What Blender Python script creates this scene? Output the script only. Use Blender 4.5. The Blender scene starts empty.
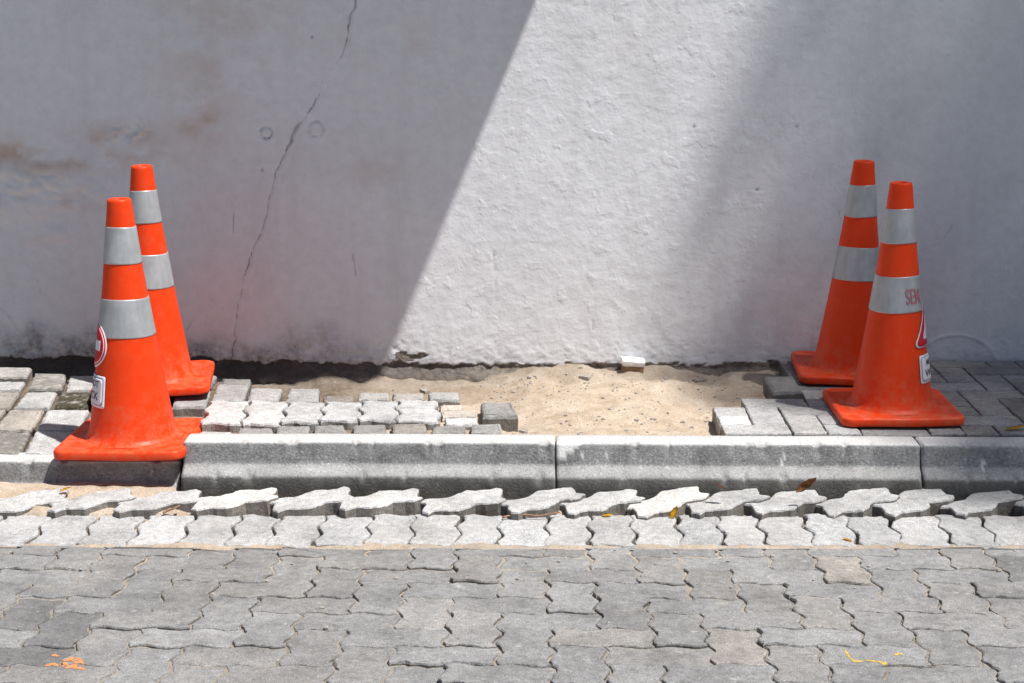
import bpy, bmesh, math, random
import numpy as np
from mathutils import Vector, Matrix, Euler
random.seed(7)
rng = np.random.default_rng(11)
SC = bpy.context.scene
COL = SC.collection

# ------------------------------------------------------------------ camera model
S = 0.15                      # height of the pavement above the gutter line
CAMZ = S + 1.34
FPX = 1650.0
PITCH = math.radians(13.02)
cp, sp = math.cos(PITCH), math.sin(PITCH)
CX, CY = 512.0, 341.5


def at(px, py, z=S):
    """ground point at height z (number or function of X, Y) that shows at a photo position"""
    u, v = (px - CX) / FPX, (py - CY) / FPX
    dx, dy, dz = u, cp - v * sp, -sp - v * cp
    zz = z if not callable(z) else z(0, 4.5)
    for _ in range(12):
        t = (zz - CAMZ) / dz
        X, Y = dx * t, dy * t
        if not callable(z):
            break
        zz = z(X, Y)
    return Vector((X, Y, zz))


def at_wall(px, py):
    u, v = (px - CX) / FPX, (py - CY) / FPX
    dx, dy, dz = u, cp - v * sp, -sp - v * cp
    # Y = YW + BAT*(z-S)
    t = (YW + BAT * (CAMZ - S)) / (dy - BAT * dz)
    return Vector((dx * t, dy * t, CAMZ + dz * t))


YW = 5.54                     # wall foot
BAT = 0.07                    # the old wall leans back a little
ROADY, ROADS = 4.065, 0.07    # the road rises away from the gutter


def roadz(X, Y):
    return ROADS * max(0.0, ROADY - Y)


# ------------------------------------------------------------------ object helpers
def setp(o, label=None, cat=None, group=None, kind=None):
    if label: o['label'] = label
    if cat: o['category'] = cat
    if group: o['group'] = group
    if kind: o['kind'] = kind
    return o


def link_mesh(name, me, mat=None, parent=None, loc=None):
    o = bpy.data.objects.new(name, me)
    COL.objects.link(o)
    if mat:
        for m in (mat if isinstance(mat, (list, tuple)) else [mat]):
            me.materials.append(m)
    if parent: o.parent = parent
    if loc is not None: o.location = loc
    return o


def from_bm(name, bm, mat=None, parent=None, loc=None, smooth=False):
    me = bpy.data.meshes.new(name)
    if smooth:
        for f in bm.faces: f.smooth = True
    bm.to_mesh(me); bm.free()
    return link_mesh(name, me, mat, parent, loc)


def empty(name, loc, rot=(0, 0, 0), label=None, cat=None, group=None):
    o = bpy.data.objects.new(name, None)
    COL.objects.link(o)
    o.empty_display_size = 0.05
    o.location = loc; o.rotation_euler = rot
    return setp(o, label, cat, group)


def grid_mesh(name, xs, ys, P, attrs=None, smooth=True):
    """P: (ny, nx, 3) array"""
    ny, nx = len(ys), len(xs)
    me = bpy.data.meshes.new(name)
    me.vertices.add(nx * ny)
    me.vertices.foreach_set('co', P.reshape(-1).astype(np.float32))
    idx = np.arange(nx * ny).reshape(ny, nx)
    q = np.stack([idx[:-1, :-1], idx[:-1, 1:], idx[1:, 1:], idx[1:, :-1]], -1).reshape(-1, 4)
    me.loops.add(q.size); me.polygons.add(len(q))
    me.loops.foreach_set('vertex_index', q.reshape(-1).astype(np.int32))
    me.polygons.foreach_set('loop_start', np.arange(0, q.size, 4, dtype=np.int32))
    me.polygons.foreach_set('use_smooth', np.full(len(q), smooth))
    me.update(calc_edges=True)
    for k, a in (attrs or {}).items():
        at_ = me.attributes.new(k, 'FLOAT', 'POINT')
        at_.data.foreach_set('value', a.reshape(-1).astype(np.float32))
    me.validate()
    return me


def hash2(ix, iy, seed):
    h = (ix.astype(np.int64) * 374761393 + iy.astype(np.int64) * 668265263 + seed * 1442695041) & 0xffffffff
    h = ((h ^ (h >> 13)) * 1274126177) & 0xffffffff
    h = h ^ (h >> 16)
    return (h & 0xffff) / 65535.0


def vnoise(x, y, seed=0):
    ix, iy = np.floor(x), np.floor(y)
    fx, fy = x - ix, y - iy
    fx = fx * fx * fx * (fx * (fx * 6 - 15) + 10); fy = fy * fy * fy * (fy * (fy * 6 - 15) + 10)
    a = hash2(ix, iy, seed); b = hash2(ix + 1, iy, seed)
    c = hash2(ix, iy + 1, seed); d = hash2(ix + 1, iy + 1, seed)
    return (a + (b - a) * fx) * (1 - fy) + (c + (d - c) * fx) * fy


def fbm(x, y, seed=0, octv=4):
    s, a, t = 0, 0.5, 0
    for o in range(octv):
        s = s + a * (vnoise(x * 2 ** o + 17.3 * o, y * 2 ** o - 9.1 * o, seed + o) - .5); t += a; a *= .5
    return s / t * 2      # about -1..1


def sstep(a, b, x):
    t = np.clip((x - a) / (b - a), 0, 1)
    return t * t * (3 - 2 * t)


# ------------------------------------------------------------------ materials
class NT:
    def __init__(self, name):
        self.m = bpy.data.materials.new(name); self.m.use_nodes = True
        self.t = self.m.node_tree; self.n = self.t.nodes
        self.b = self.n['Principled BSDF']

    def new(self, typ, **kw):
        nd = self.n.new(typ)
        for k, v in kw.items():
            if k.startswith('i_'):
                nd.inputs[int(k[2:]) if k[2:].isdigit() else k[2:].replace('_', ' ')].default_value = v
            else: setattr(nd, k, v)
        return nd

    def link(self, a, b): self.t.links.new(a, b)

    def pos(self):
        return self.new('ShaderNodeNewGeometry').outputs['Position']

    def noise(self, scale, detail=4, rough=.55, vec=None):
        nd = self.new('ShaderNodeTexNoise'); nd.inputs['Scale'].default_value = scale
        nd.inputs['Detail'].default_value = detail; nd.inputs['Roughness'].default_value = rough
        self.link(vec or self.pos(), nd.inputs['Vector'])
        return nd.outputs['Fac']

    def ramp(self, fac, stops):
        r = self.new('ShaderNodeValToRGB'); e = r.color_ramp.elements
        while len(e) < len(stops): e.new(.5)
        for el, (p, c) in zip(e, stops):
            el.position = p
            el.color = (c, c, c, 1) if isinstance(c, (int, float)) else (*c, 1)
        self.link(fac, r.inputs['Fac'])
        return r.outputs['Color']

    def mix(self, a, b, fac, mode='MIX'):
        nd = self.new('ShaderNodeMix'); nd.data_type = 'RGBA'; nd.blend_type = mode
        for s, v in ((nd.inputs['Factor'], fac), (nd.inputs[6], a), (nd.inputs[7], b)):
            if isinstance(v, (int, float)): s.default_value = v if s.type == 'VALUE' else (v, v, v, 1)
            elif isinstance(v, tuple): s.default_value = (*v, 1)
            else: self.link(v, s)
        return nd.outputs[2]

    def math(self, op, a, b=0.0, clamp=False):
        nd = self.new('ShaderNodeMath'); nd.operation = op; nd.use_clamp = clamp
        for s, v in ((nd.inputs[0], a), (nd.inputs[1], b)):
            if isinstance(v, (int, float)): s.default_value = v
            else: self.link(v, s)
        return nd.outputs[0]

    def attr(self, name):
        nd = self.new('ShaderNodeAttribute'); nd.attribute_name = name
        return nd.outputs['Fac']

    def bump(self, h, dist, strength=1.0, normal=None):
        nd = self.new('ShaderNodeBump'); nd.inputs['Distance'].default_value = dist
        nd.inputs['Strength'].default_value = strength
        self.link(h, nd.inputs['Height'])
        if normal: self.link(normal, nd.inputs['Normal'])
        return nd.outputs['Normal']

    def done(self, col, rough=.9, normal=None, spec=.3):
        if isinstance(col, tuple): self.b.inputs['Base Color'].default_value = (*col, 1)
        else: self.link(col, self.b.inputs['Base Color'])
        if isinstance(rough, (int, float)): self.b.inputs['Roughness'].default_value = rough
        else: self.link(rough, self.b.inputs['Roughness'])
        self.b.inputs['Specular IOR Level'].default_value = spec
        if normal: self.link(normal, self.b.inputs['Normal'])
        return self.m


def mat_paver():
    t = NT('concrete_paver')
    tone, warm = t.attr('tone'), t.attr('warm')
    g = t.new('ShaderNodeCombineColor')
    for i, k in enumerate((1.0, 1.0, 1.0)):
        t.link(t.math('MULTIPLY', tone, k), g.inputs[i])
    w = t.new('ShaderNodeCombineColor')
    for i, k in enumerate((1.12, .92, .70)):
        t.link(t.math('MULTIPLY', tone, k), w.inputs[i])
    c = t.mix(g.outputs[0], w.outputs[0], warm)
    big = t.ramp(t.noise(7, 5, .6), [(.3, .74), (.5, 1.0), (.72, 1.18)])
    c = t.mix(c, big, 1.0, 'MULTIPLY')
    mid = t.ramp(t.noise(48, 5, .7), [(.3, .72), (.52, 1.0), (.72, 1.20)])
    c = t.mix(c, mid, 1.0, 'MULTIPLY')
    fine = t.noise(330, 2, .6)
    c = t.mix(c, t.ramp(fine, [(.31, .42), (.43, .93), (.58, 1.0), (.69, 1.65)]), 1.0, 'MULTIPLY')
    # sand dust left in hollows
    dust = t.ramp(t.noise(16, 6, .7), [(.58, 0.0), (.76, .22)])
    c = t.mix(c, (.50, .43, .34), dust)
    scuff = t.ramp(t.noise(21, 6, .75), [(.61, 0.0), (.70, .42)])
    c = t.mix(c, (.60, .585, .555), scuff)
    # moss / dark grime where painted on the mesh
    gr = t.math('MULTIPLY', t.attr('grime'), t.ramp(t.noise(38, 5, .7), [(.34, 0.0), (.5, 1.0)]))
    c = t.mix(c, (.055, .05, .03), gr)
    h1 = t.noise(45, 5, .65); h2 = t.noise(260, 3, .6)
    n = t.bump(h1, .006, .55)
    n = t.bump(h2, .0022, .7, n)
    return t.done(c, .88, n, .25)


def mat_kerb():
    t = NT('kerb_concrete')
    c = t.ramp(t.noise(9, 5, .6), [(.3, .20), (.6, .275), (.75, .33)])
    sp1 = t.noise(135, 4, .8)
    c = t.mix(c, t.ramp(t.noise(17, 6, .75), [(.3, .66), (.5, 1.0), (.7, 1.22)]), 1.0, 'MULTIPLY')
    c = t.mix(c, t.ramp(sp1, [(.31, .36), (.43, .84), (.57, 1.0), (.66, 1.75)]), 1.0, 'MULTIPLY')
    v = t.new('ShaderNodeTexVoronoi'); v.inputs['Scale'].default_value = 75
    t.link(t.pos(), v.inputs['Vector'])
    holes = t.ramp(v.outputs['Distance'], [(.06, 1.0), (.14, 0.0)])
    hm = t.math('MULTIPLY', holes, t.ramp(t.noise(19, 2), [(.56, 0.0), (.62, .9)]))
    c = t.mix(c, (.05, .05, .05), hm)
    # worn pale cement skin on the tread and ridge, scraped off the face
    c = t.mix(c, (.64, .64, .63), t.math('MULTIPLY', t.attr('worn'), t.ramp(t.noise(120, 4, .7), [(.3, .35), (.55, .92)])))
    # damp dirt on the foot
    d = t.math('MULTIPLY', t.attr('damp'), t.ramp(t.noise(40, 5, .7), [(.25, .60), (.65, .95)]))
    c = t.mix(c, (.085, .078, .066), d)
    c = t.mix(c, (.78, .78, .76), t.attr('chip'))
    n = t.bump(t.noise(150, 4, .7), .004, .8)
    n = t.bump(hm, -.004, .8, n)
    return t.done(c, .92, n, .2)


def mat_wall():
    t = NT('limewashed_plaster')
    c = t.ramp(t.noise(2.2, 5, .55), [(.3, (.70, .712, .738)), (.7, (.765, .778, .805))])
    c = t.mix(c, t.ramp(t.noise(30, 5, .65), [(.3, .91), (.6, 1.0)]), 1.0, 'MULTIPLY')
    # faint vertical weather streaks
    mp = t.new('ShaderNodeMapping'); mp.inputs['Scale'].default_value = (9, 9, .8)
    t.link(t.pos(), mp.inputs['Vector'])
    c = t.mix(c, (.50, .49, .47), t.ramp(t.noise(1.0, 5, .6, mp.outputs[0]), [(.50, 0.0), (.80, .32)]))
    c = t.mix(c, (.50, .375, .285), t.math('MULTIPLY', t.attr('stain'), t.ramp(t.noise(24, 6, .7), [(.2, .55), (.6, 1.0)])))
    sc = t.ramp(t.noise(46, 3, .8), [(.70, 0.0), (.78, .5)])
    c = t.mix(c, (.40, .39, .38), sc)
    expo = t.mix(t.ramp(t.noise(42, 5, .7), [(.3, (.17, .14, .11)), (.55, (.33, .285, .24)), (.75, (.50, .45, .40))]),
                 (.085, .08, .078), t.math('MULTIPLY', t.attr('mildew'), .85))
    c = t.mix(c, expo, t.attr('bare'))
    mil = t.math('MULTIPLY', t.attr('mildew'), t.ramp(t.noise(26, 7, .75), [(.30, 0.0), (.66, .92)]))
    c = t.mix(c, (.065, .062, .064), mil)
    c = t.mix(c, (.07, .065, .06), t.attr('crack'))
    n = t.bump(t.noise(24, 5, .6), .012, .24)
    n = t.bump(t.noise(110, 4, .65), .003, .32, n)
    n = t.bump(t.ramp(t.noise(13, 3, .5), [(.60, 0.0), (.66, 1.0)]), .0015, .5, n)
    rg = t.math('MULTIPLY', t.attr('bare'), t.noise(75, 5, .8))
    n = t.bump(rg, .012, .9, n)
    return t.done(c, .93, n, .2)


def mat_sand():
    t = NT('loose_sand')
    c = t.ramp(t.noise(14, 5, .65), [(.3, (.55, .425, .305)), (.5, (.70, .57, .44)), (.75, (.78, .67, .545))])
    f = t.noise(420, 2, .7)
    c = t.mix(c, t.ramp(f, [(.32, .26), (.44, .88), (.6, 1.0), (.68, 1.35)]), 1.0, 'MULTIPLY')
    soil = t.mix((.12, .095, .072), (.30, .225, .16), t.ramp(t.noise(60, 5, .7), [(.35, 0.0), (.7, 1.0)]))
    c = t.mix(c, soil, t.attr('soil'))
    gry = t.mix((.31, .28, .245), (.50, .445, .38), t.ramp(t.noise(35, 5, .7), [(.3, 0.0), (.7, 1.0)]))
    c = t.mix(c, gry, t.attr('dull'))
    n = t.bump(t.noise(38, 7, .78), .016, .8)
    n = t.bump(f, .003, .9, n)
    return t.done(c, .97, n, .1)


def mat_rubber():
    t = NT('orange_pvc')
    c = t.ramp(t.noise(6, 5, .6), [(.3, (.72, .040, .002)), (.7, (.80, .050, .003))])
    dirt = t.math('MULTIPLY', t.attr('grime'), t.ramp(t.noise(30, 6, .75), [(.42, 0.0), (.72, .75)]))
    c = t.mix(c, (.55, .19, .10), dirt)
    scf = t.ramp(t.noise(42, 6, .8), [(.62, 0.0), (.74, .5)])
    c = t.mix(c, (.42, .075, .035), scf)
    c = t.mix(c, (.66, .24, .14), t.ramp(t.noise(11, 7, .8), [(.56, 0.0), (.78, .22)]))
    n = t.bump(t.noise(30, 3, .5), .003, .25)
    r = t.ramp(t.noise(20, 4), [(.3, .36), (.7, .55)])
    return t.done(c, r, n, .22)


def mat_band():
    t = NT('reflective_sheeting')
    c = t.ramp(t.noise(14, 5, .65), [(.3, (.36, .375, .39)), (.7, (.50, .515, .53))])
    mp = t.new('ShaderNodeMapping'); mp.inputs['Scale'].default_value = (60, 60, 6)
    t.link(t.pos(), mp.inputs['Vector'])
    c = t.mix(c, t.ramp(t.noise(1, 4, .7, mp.outputs[0]), [(.3, .85), (.6, 1.0)]), 1.0, 'MULTIPLY')
    c = t.mix(c, (.30, .30, .30), t.ramp(t.noise(70, 3, .8), [(.68, 0.0), (.78, .6)]))
    n = t.bump(t.noise(40, 3, .6), .002, .3)
    t.b.inputs['Metallic'].default_value = .3
    return t.done(c, .42, n, .5)


def mat_plain(name, col, rough=.7, var=.15, scale=40, spec=.3):
    t = NT(name)
    a = tuple(v * (1 - var) for v in col); b = tuple(min(1, v * (1 + var)) for v in col)
    c = t.ramp(t.noise(scale, 4, .6), [(.3, a), (.7, b)])
    n = t.bump(t.noise(scale * 3, 3, .6), .001, .4)
    return t.done(c, rough, n, spec)


M_PAVER, M_KERB, M_WALL, M_SAND = mat_paver(), mat_kerb(), mat_wall(), mat_sand()
M_ORANGE, M_BAND = mat_rubber(), mat_band()
M_RED = mat_plain('sign_red', (.55, .012, .03), .5, .1)
M_WHITE = mat_plain('sticker_white', (.74, .73, .78), .5, .05)
M_INK = mat_plain('sticker_ink', (.055, .055, .07), .6, .2)
M_LINE = mat_plain('sticker_border', (.12, .14, .26), .6, .2)
M_PRINT = mat_plain('red_print', (.40, .17, .19), .6, .3, 300)
M_LEAFBROWN = mat_plain('dry_leaf', (.30, .14, .055), .6, .45, 60)
M_LEAFYEL = mat_plain('yellow_leaf', (.70, .42, .03), .6, .3, 60)
M_TWIG = mat_plain('dry_twig', (.30, .17, .10), .8, .4, 90)
M_LEAF = mat_plain('green_leaf', (.06, .11, .03), .55, .3, 3)
M_BARK = mat_plain('bark', (.16, .12, .09), .9, .4, 12)
M_SLAB = mat_plain('shade_slab_concrete', (.45, .45, .44), .9, .12, 5)
M_PAINT_O = mat_plain('orange_road_paint', (.62, .25, .10), .8, .25, 90)
M_PAINT_Y = mat_plain('yellow_road_paint', (.58, .39, .07), .8, .25, 90)
M_BRICK = mat_plain('brown_brick', (.26, .17, .10), .9, .35, 40)
M_CHIP = mat_plain('white_plaster_chip', (.80, .79, .78), .85, .06, 30)
M_STONE = mat_plain('pale_stone', (.33, .30, .27), .9, .3, 60)


def mat_asphalt():
    t = NT('road_bed_far')
    c = t.ramp(t.noise(8, 6, .65), [(.3, (.25, .245, .235)), (.7, (.33, .32, .305))])
    return t.done(c, .95, t.bump(t.noise(60, 4, .7), .006, .6), .2)


M_FAR = mat_asphalt()

# ------------------------------------------------------------------ paver builder
def densify(pts, step):
    out = []
    n = len(pts)
    for i in range(n):
        a, b = pts[i], pts[(i + 1) % n]
        L = math.hypot(b[0] - a[0], b[1] - a[1]); k = max(1, int(round(L / step)))
        for j in range(k):
            out.append((a[0] + (b[0] - a[0]) * j / k, a[1] + (b[1] - a[1]) * j / k))
    return out


def inset(pts, d):
    n = len(pts); out = []
    for i in range(n):
        p0, p, p1 = pts[i - 1], pts[i], pts[(i + 1) % n]
        e0 = Vector((p[0] - p0[0], p[1] - p0[1])); e1 = Vector((p1[0] - p[0], p1[1] - p[1]))
        if e0.length < 1e-9 or e1.length < 1e-9: out.append(p); continue
        n0 = Vector((-e0.y, e0.x)).normalized(); n1 = Vector((-e1.y, e1.x)).normalized()
        m = n0 + n1
        if m.length < 1e-6: out.append(p); continue
        m.normalize(); k = d / max(.45, m.dot(n0))
        out.append((p[0] + m.x * k, p[1] + m.y * k))
    return out


def area(pts):
    return .5 * sum(pts[i - 1][0] * pts[i][1] - pts[i][0] * pts[i - 1][1] for i in range(len(pts)))


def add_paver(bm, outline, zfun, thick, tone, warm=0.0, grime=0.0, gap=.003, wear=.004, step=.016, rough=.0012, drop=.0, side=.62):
    """outline counter-clockwise in XY (any plane); zfun(x, y) gives the height of the worn top face"""
    lt = bm.faces.layers.float.get('tone') or bm.faces.layers.float.new('tone')
    lw = bm.faces.layers.float.get('warm') or bm.faces.layers.float.new('warm')
    lg = bm.faces.layers.float.get('grime') or bm.faces.layers.float.new('grime')
    pts = list(outline)
    if area(pts) < 0: pts.reverse()
    pts = densify(pts, step)
    pts = [(x + random.gauss(0, rough), y + random.gauss(0, rough)) for x, y in pts]
    pts = inset(pts, gap)
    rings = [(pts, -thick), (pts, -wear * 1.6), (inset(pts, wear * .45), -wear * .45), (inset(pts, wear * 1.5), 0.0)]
    vr = []
    for k, (r, dz) in enumerate(rings):
        vr.append([bm.verts.new((x, y, zfun(x, y) + dz - drop + (random.gauss(0, wear * .22) if k in (1, 2) else 0))) for x, y in r])
    fs = []
    n = len(pts)
    for a, b in zip(vr[:-1], vr[1:]):
        for i in range(n):
            fs.append(bm.faces.new((a[i], a[(i + 1) % n], b[(i + 1) % n], b[i])))
    fs.append(bm.faces.new(vr[-1]))
    fs.append(bm.faces.new(list(reversed(vr[0]))))
    for f in fs:
        f[lt] = tone; f[lw] = warm; f[lg] = grime
    for f in fs[:n]: f[lt] = tone * side; f[lw] = min(1, warm + .35)  # side faces darkened and browned: shade painted in, along with soil
    return fs


def zig(p, q, a=.010):
    """interlocking edge profile between two lattice points, the same for both neighbours"""
    flip = (q[0] < p[0] - 1e-9) or (abs(q[0] - p[0]) < 1e-9 and q[1] < p[1])
    A, B = (q, p) if flip else (p, q)
    dx, dy = B[0] - A[0], B[1] - A[1]; L = math.hypot(dx, dy); nx, ny = -dy / L, dx / L
    prof = [(0, 0), (.20, 1), (.30, 1), (.5, 0), (.70, -1), (.80, -1), (1, 0)]
    pts = [(A[0] + dx * t + nx * a * s, A[1] + dy * t + ny * a * s) for t, s in prof]
    if flip: pts.reverse()
    return pts[:-1]


def zig_outline(corners, a=.010):
    out = []
    for i in range(len(corners)):
        out += zig(corners[i], corners[(i + 1) % len(corners)], a)
    return out


def paver_thing(name, outline, ztop, thick, tone, label, group, warm=0, grime=0, gap=.003, wear=.004, step=.016, tilt=(0, 0), rough=.0009, lift=0.0, yaw=0.0, side=.62):
    """one paver as a thing of its own: outline in world XY, origin at the base centre"""
    cx = sum(p[0] for p in outline) / len(outline); cy = sum(p[1] for p in outline) / len(outline)
    zc = ztop(cx, cy) if callable(ztop) else ztop
    loc = Vector((cx, cy, zc - thick + lift))
    loc_out = [(x - cx, y - cy) for x, y in outline]
    bm = bmesh.new()
    if callable(ztop): zf = lambda x, y: ztop(x + cx, y + cy) - zc + thick
    else: zf = lambda x, y: thick
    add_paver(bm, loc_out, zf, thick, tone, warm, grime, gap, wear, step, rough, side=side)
    o = from_bm(name, bm, M_PAVER, None, loc)
    o.rotation_euler = (tilt[0], tilt[1], yaw)
    setp(o, label, 'paver', group)
    return o


ORD = ['first', 'second', 'third', 'fourth', 'fifth', 'sixth', 'seventh', 'eighth', 'ninth', 'tenth', 'eleventh', 'twelfth',
       'thirteenth', 'fourteenth', 'fifteenth', 'sixteenth', 'seventeenth', 'eighteenth', 'nineteenth', 'twentieth',
       'twenty-first', 'twenty-second', 'twenty-third', 'twenty-fourth', 'twenty-fifth', 'twenty-sixth', 'twenty-seventh', 'twenty-eighth']

# ------------------------------------------------------------------ ground sheet
def build_ground():
    prof = [(-300, .02), (-2, .06), (2.2, roadz(0, 2.2) - .035), (ROADY, -.04), (4.5, -.06), (4.7, -.06), (5.7, -.06), (6.5, .05), (300, .05)]
    xs = [-300, -6, -2.2, 2.2, 6, 300]
    P = np.array([[(x, y, z) for x in xs] for y, z in prof], dtype=float)
    o = link_mesh('ground', grid_mesh('ground', xs, prof, P, smooth=False), M_FAR)
    setp(o, 'grey worn ground under and beyond the paved street', None, None, 'structure')


build_ground()

# ------------------------------------------------------------------ road
U = .1135


def build_road():
    a0 = at(370.5, 629, roadz)
    c, s = 1 / math.sqrt(1 + ROADS ** 2), 0
    V0 = ROADY - a0.y
    bm = bmesh.new()
    # lattice (i, j): x = a0.x + (i-.5)*U ; distance from the gutter line v grows towards the camera
    def pt(i, j): return (a0.x + (i - .5) * U, a0.y + (j - 1) * U * c)
    pales = {}
    for i in range(-20, 20):
        for j in range(-12, 12):
            k = (i + j) % 4
            if k == 0: cells = [(i, j), (i + 1, j)]
            elif k == 2: cells = [(i, j), (i, j + 1)]
            else: continue
            ok = [cc for cc in cells if pt(*cc)[1] + U * .55 < ROADY - .005 and -2.1 < pt(*cc)[0] < 2.1 and pt(*cc)[1] > 2.35]
            if not ok: continue
            i0 = min(cc[0] for cc in ok); i1 = max(cc[0] for cc in ok) + 1
            j0 = min(cc[1] for cc in ok); j1 = max(cc[1] for cc in ok) + 1
            cor = [pt(q, j0) for q in range(i0, i1)] + [pt(i1, q) for q in range(j0, j1)] + \
                  [pt(q, j1) for q in range(i1, i0, -1)] + [pt(i0, q) for q in range(j1, j0, -1)]
            out = zig_outline(cor, .0078)
            out = [(x, min(y, ROADY - .012)) for x, y in out]
            mx = sum(p[0] for p in out) / len(out); my = sum(p[1] for p in out) / len(out)
            tx, ty, dz = random.gauss(0, .012), random.gauss(0, .012), max(-.0022, random.gauss(.0004, .0021))
            tone = min(.30, max(.20, random.gauss(.245, .016)))
            warm = max(0, random.gauss(.04, .05))
            g = 0.0
            # a few pavers the photograph shows paler, pinker or darker
            for (px, py, tn, w) in ((153, 632, .32, .03), (715, 637, .27, .30), (850, 562, .29, .40), (60, 650, .165, 0), (40, 624, .18, 0),
                                    (570, 605, .27, .0), (1000, 560, .18, 0)):  # far-right entry: the shade there is painted in as a darker tone
                q = at(px, py, roadz)
                if abs(q.x - mx) < U * .55 * (2 if k == 0 else 1) and abs(q.y - my) < U * .5 * (1 if k == 0 else 2):
                    tone, warm = tn, w
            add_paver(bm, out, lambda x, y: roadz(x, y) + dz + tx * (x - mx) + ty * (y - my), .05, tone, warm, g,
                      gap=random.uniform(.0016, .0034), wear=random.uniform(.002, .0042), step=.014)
    o = from_bm('road', bm, M_PAVER)
    setp(o, 'grey road of interlocking zigzag concrete pavers in the foreground', None, None, 'structure')
    return o


ROAD = build_road()


def build_joint_sand():
    xs = np.arange(-2.2, 2.2, .011); ys = np.arange(2.3, 4.09, .011)
    X, Y = np.meshgrid(xs, ys)
    Z = ROADS * np.clip(ROADY - Y, 0, None)
    near = sstep(3.8, 4.06, Y)
    Z = Z - .0048 + .0062 * fbm(X * 8, Y * 8, 3, 4) + .003 * fbm(X * 40, Y * 40, 9, 2) + .0030 * near + .0045 * sstep(4.046, 4.058, Y) * (1 + .6 * fbm(X * 14, Y * 14, 15, 3))
    RZ = ROADS * np.clip(ROADY - Y, 0, None)
    spill = sstep(.30, .55, fbm(X * 3.3, Y * 5, 23, 4)) * sstep(3.3, 3.9, Y)
    Z = np.where(Y < 4.050, np.minimum(Z, RZ - .0042 + .0022 * spill), Z)
    dull = np.clip(.80 + .5 * fbm(X * 5, Y * 5, 21, 3) - .5 * near, 0, 1)
    soil = np.clip(.25 + .9 * fbm(X * 4, Y * 6, 31, 3) - .4 * near + .25 * sstep(3.7, 3.3, Y), 0, .8)
    me = grid_mesh('joint_sand', xs, ys, np.stack([X, Y, Z], -1), {'soil': soil, 'dull': dull})
    o = link_mesh('joint_sand', me, M_SAND)
    setp(o, 'sandy filling in the joints between the road pavers', None, None, 'structure')


build_joint_sand()


def surf_lookup(name):
    from mathutils.bvhtree import BVHTree
    o = bpy.data.objects[name]
    bmx = bmesh.new(); bmx.from_mesh(o.data)
    t = BVHTree.FromBMesh(bmx); bmx.free()
    def f(x, y):
        h = t.ray_cast(Vector((x, y, 1.0)), Vector((0, 0, -1)))
        return h[0].z if h[0] else 0.0
    return f


roadtop = surf_lookup('road')


def paint_mark(name, strokes, mat, label):
    """thin worn paint on the pavers, laid on the road slope: each stroke is a broken ribbon"""
    bm = bmesh.new()
    for pts, w0 in strokes:
        P = [at(px, py, roadz) for px, py in pts]
        fine = []
        for a, b in zip(P[:-1], P[1:]):
            m = max(2, int((b - a).length / .0022))
            fine += [a.lerp(b, k / m) for k in range(m)]
        fine.append(P[-1]); rows = []; NW = 9
        for k, c in enumerate(fine):
            d = (fine[min(k + 1, len(fine) - 1)] - fine[max(k - 1, 0)]); d.z = 0; d.normalize(); nrm = Vector((-d.y, d.x, 0))
            q = np.array(c.x * 130.), np.array(c.y * 130.)
            e = min(1, 3.5 * min(k, len(fine) - 1 - k) / len(fine) + .25)
            w = w0 * e * (1 + .7 * float(fbm(*q, 201, 3)))
            rows.append([c + nrm * w * (m / (NW - 1) * 2 - 1) for m in range(NW)])
        for a, b in zip(rows[:-1], rows[1:]):
            for m in range(NW - 1):
                mid = (a[m] + b[m + 1]) / 2; edge = abs(m - (NW - 2) / 2) / (NW / 2)
                if float(fbm(np.array(mid.x * 160.), np.array(mid.y * 160.), 203, 3)) > .34 - .62 * edge ** 2: continue
                vs = [bm.verts.new((v.x, v.y, roadtop(v.x, v.y) + .0008)) for v in (a[m], a[m + 1], b[m + 1], b[m])]
                bm.faces.new(vs)
    bmesh.ops.remove_doubles(bm, verts=bm.verts[:], dist=.0002)
    bmesh.ops.recalc_face_normals(bm, faces=bm.faces[:])
    o = from_bm(name, bm, mat, ROAD)
    setp(o, label)


paint_mark('orange_paint_mark', [([(42, 667), (55, 664), (68, 666), (86, 670)], .014), ([(60, 662), (72, 660), (84, 664)], .012), ([(53, 654), (60, 656)], .007)], M_PAINT_O,
           'worn orange paint smear on a dark road paver')
paint_mark('yellow_paint_mark', [([(845, 650), (848, 657), (854, 662), (868, 661), (884, 663), (905, 665)], .0042), ([(895, 656), (902, 654)], .005)], M_PAINT_Y,
           'worn yellow paint line along one road paver joint')

# ------------------------------------------------------------------ edge row: flush header pavers
tops = [-47, 3, 51, 98, 146, 194, 240, 279, 324, 372, 415, 460, 500, 546, 588, 630, 675, 716, 755, 801, 844, 886, 934, 977, 1023, 1068, 1113]
YH1 = at(512, 515.5, 0).y; YH0 = ROADY + .004
hx = [at(p, 517, 0).x for p in tops]
for i in range(len(hx) - 1):
    xa, xb = hx[i], hx[i + 1]
    ym = (YH0 + YH1) / 2
    cor = [(xa, YH0), (xb, YH0), (xb, ym), (xb, YH1), (xa, YH1), (xa, ym)]
    out = zig_outline(cor, .0080)
    shear = random.uniform(-.006, .006)
    out = [(x + shear * (y - ym) / .12, y) for x, y in out]
    vis = i - 1
    lab = 'flat pale zigzag paver of the flush edge row, %s from the left' % ORD[i]
    tone = min(.46, max(.34, random.gauss(.40, .022)))
    if i in (4, 12): tone = .46
    if i > 21: tone = .36  # right end of the row: shade painted in as a darker tone
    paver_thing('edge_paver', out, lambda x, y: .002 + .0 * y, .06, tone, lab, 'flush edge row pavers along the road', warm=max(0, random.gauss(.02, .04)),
                gap=random.uniform(.0018, .0034), wear=random.uniform(.003, .0045), tilt=(random.gauss(0, .008), random.gauss(0, .010)), lift=random.uniform(-.001, .003))

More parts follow.
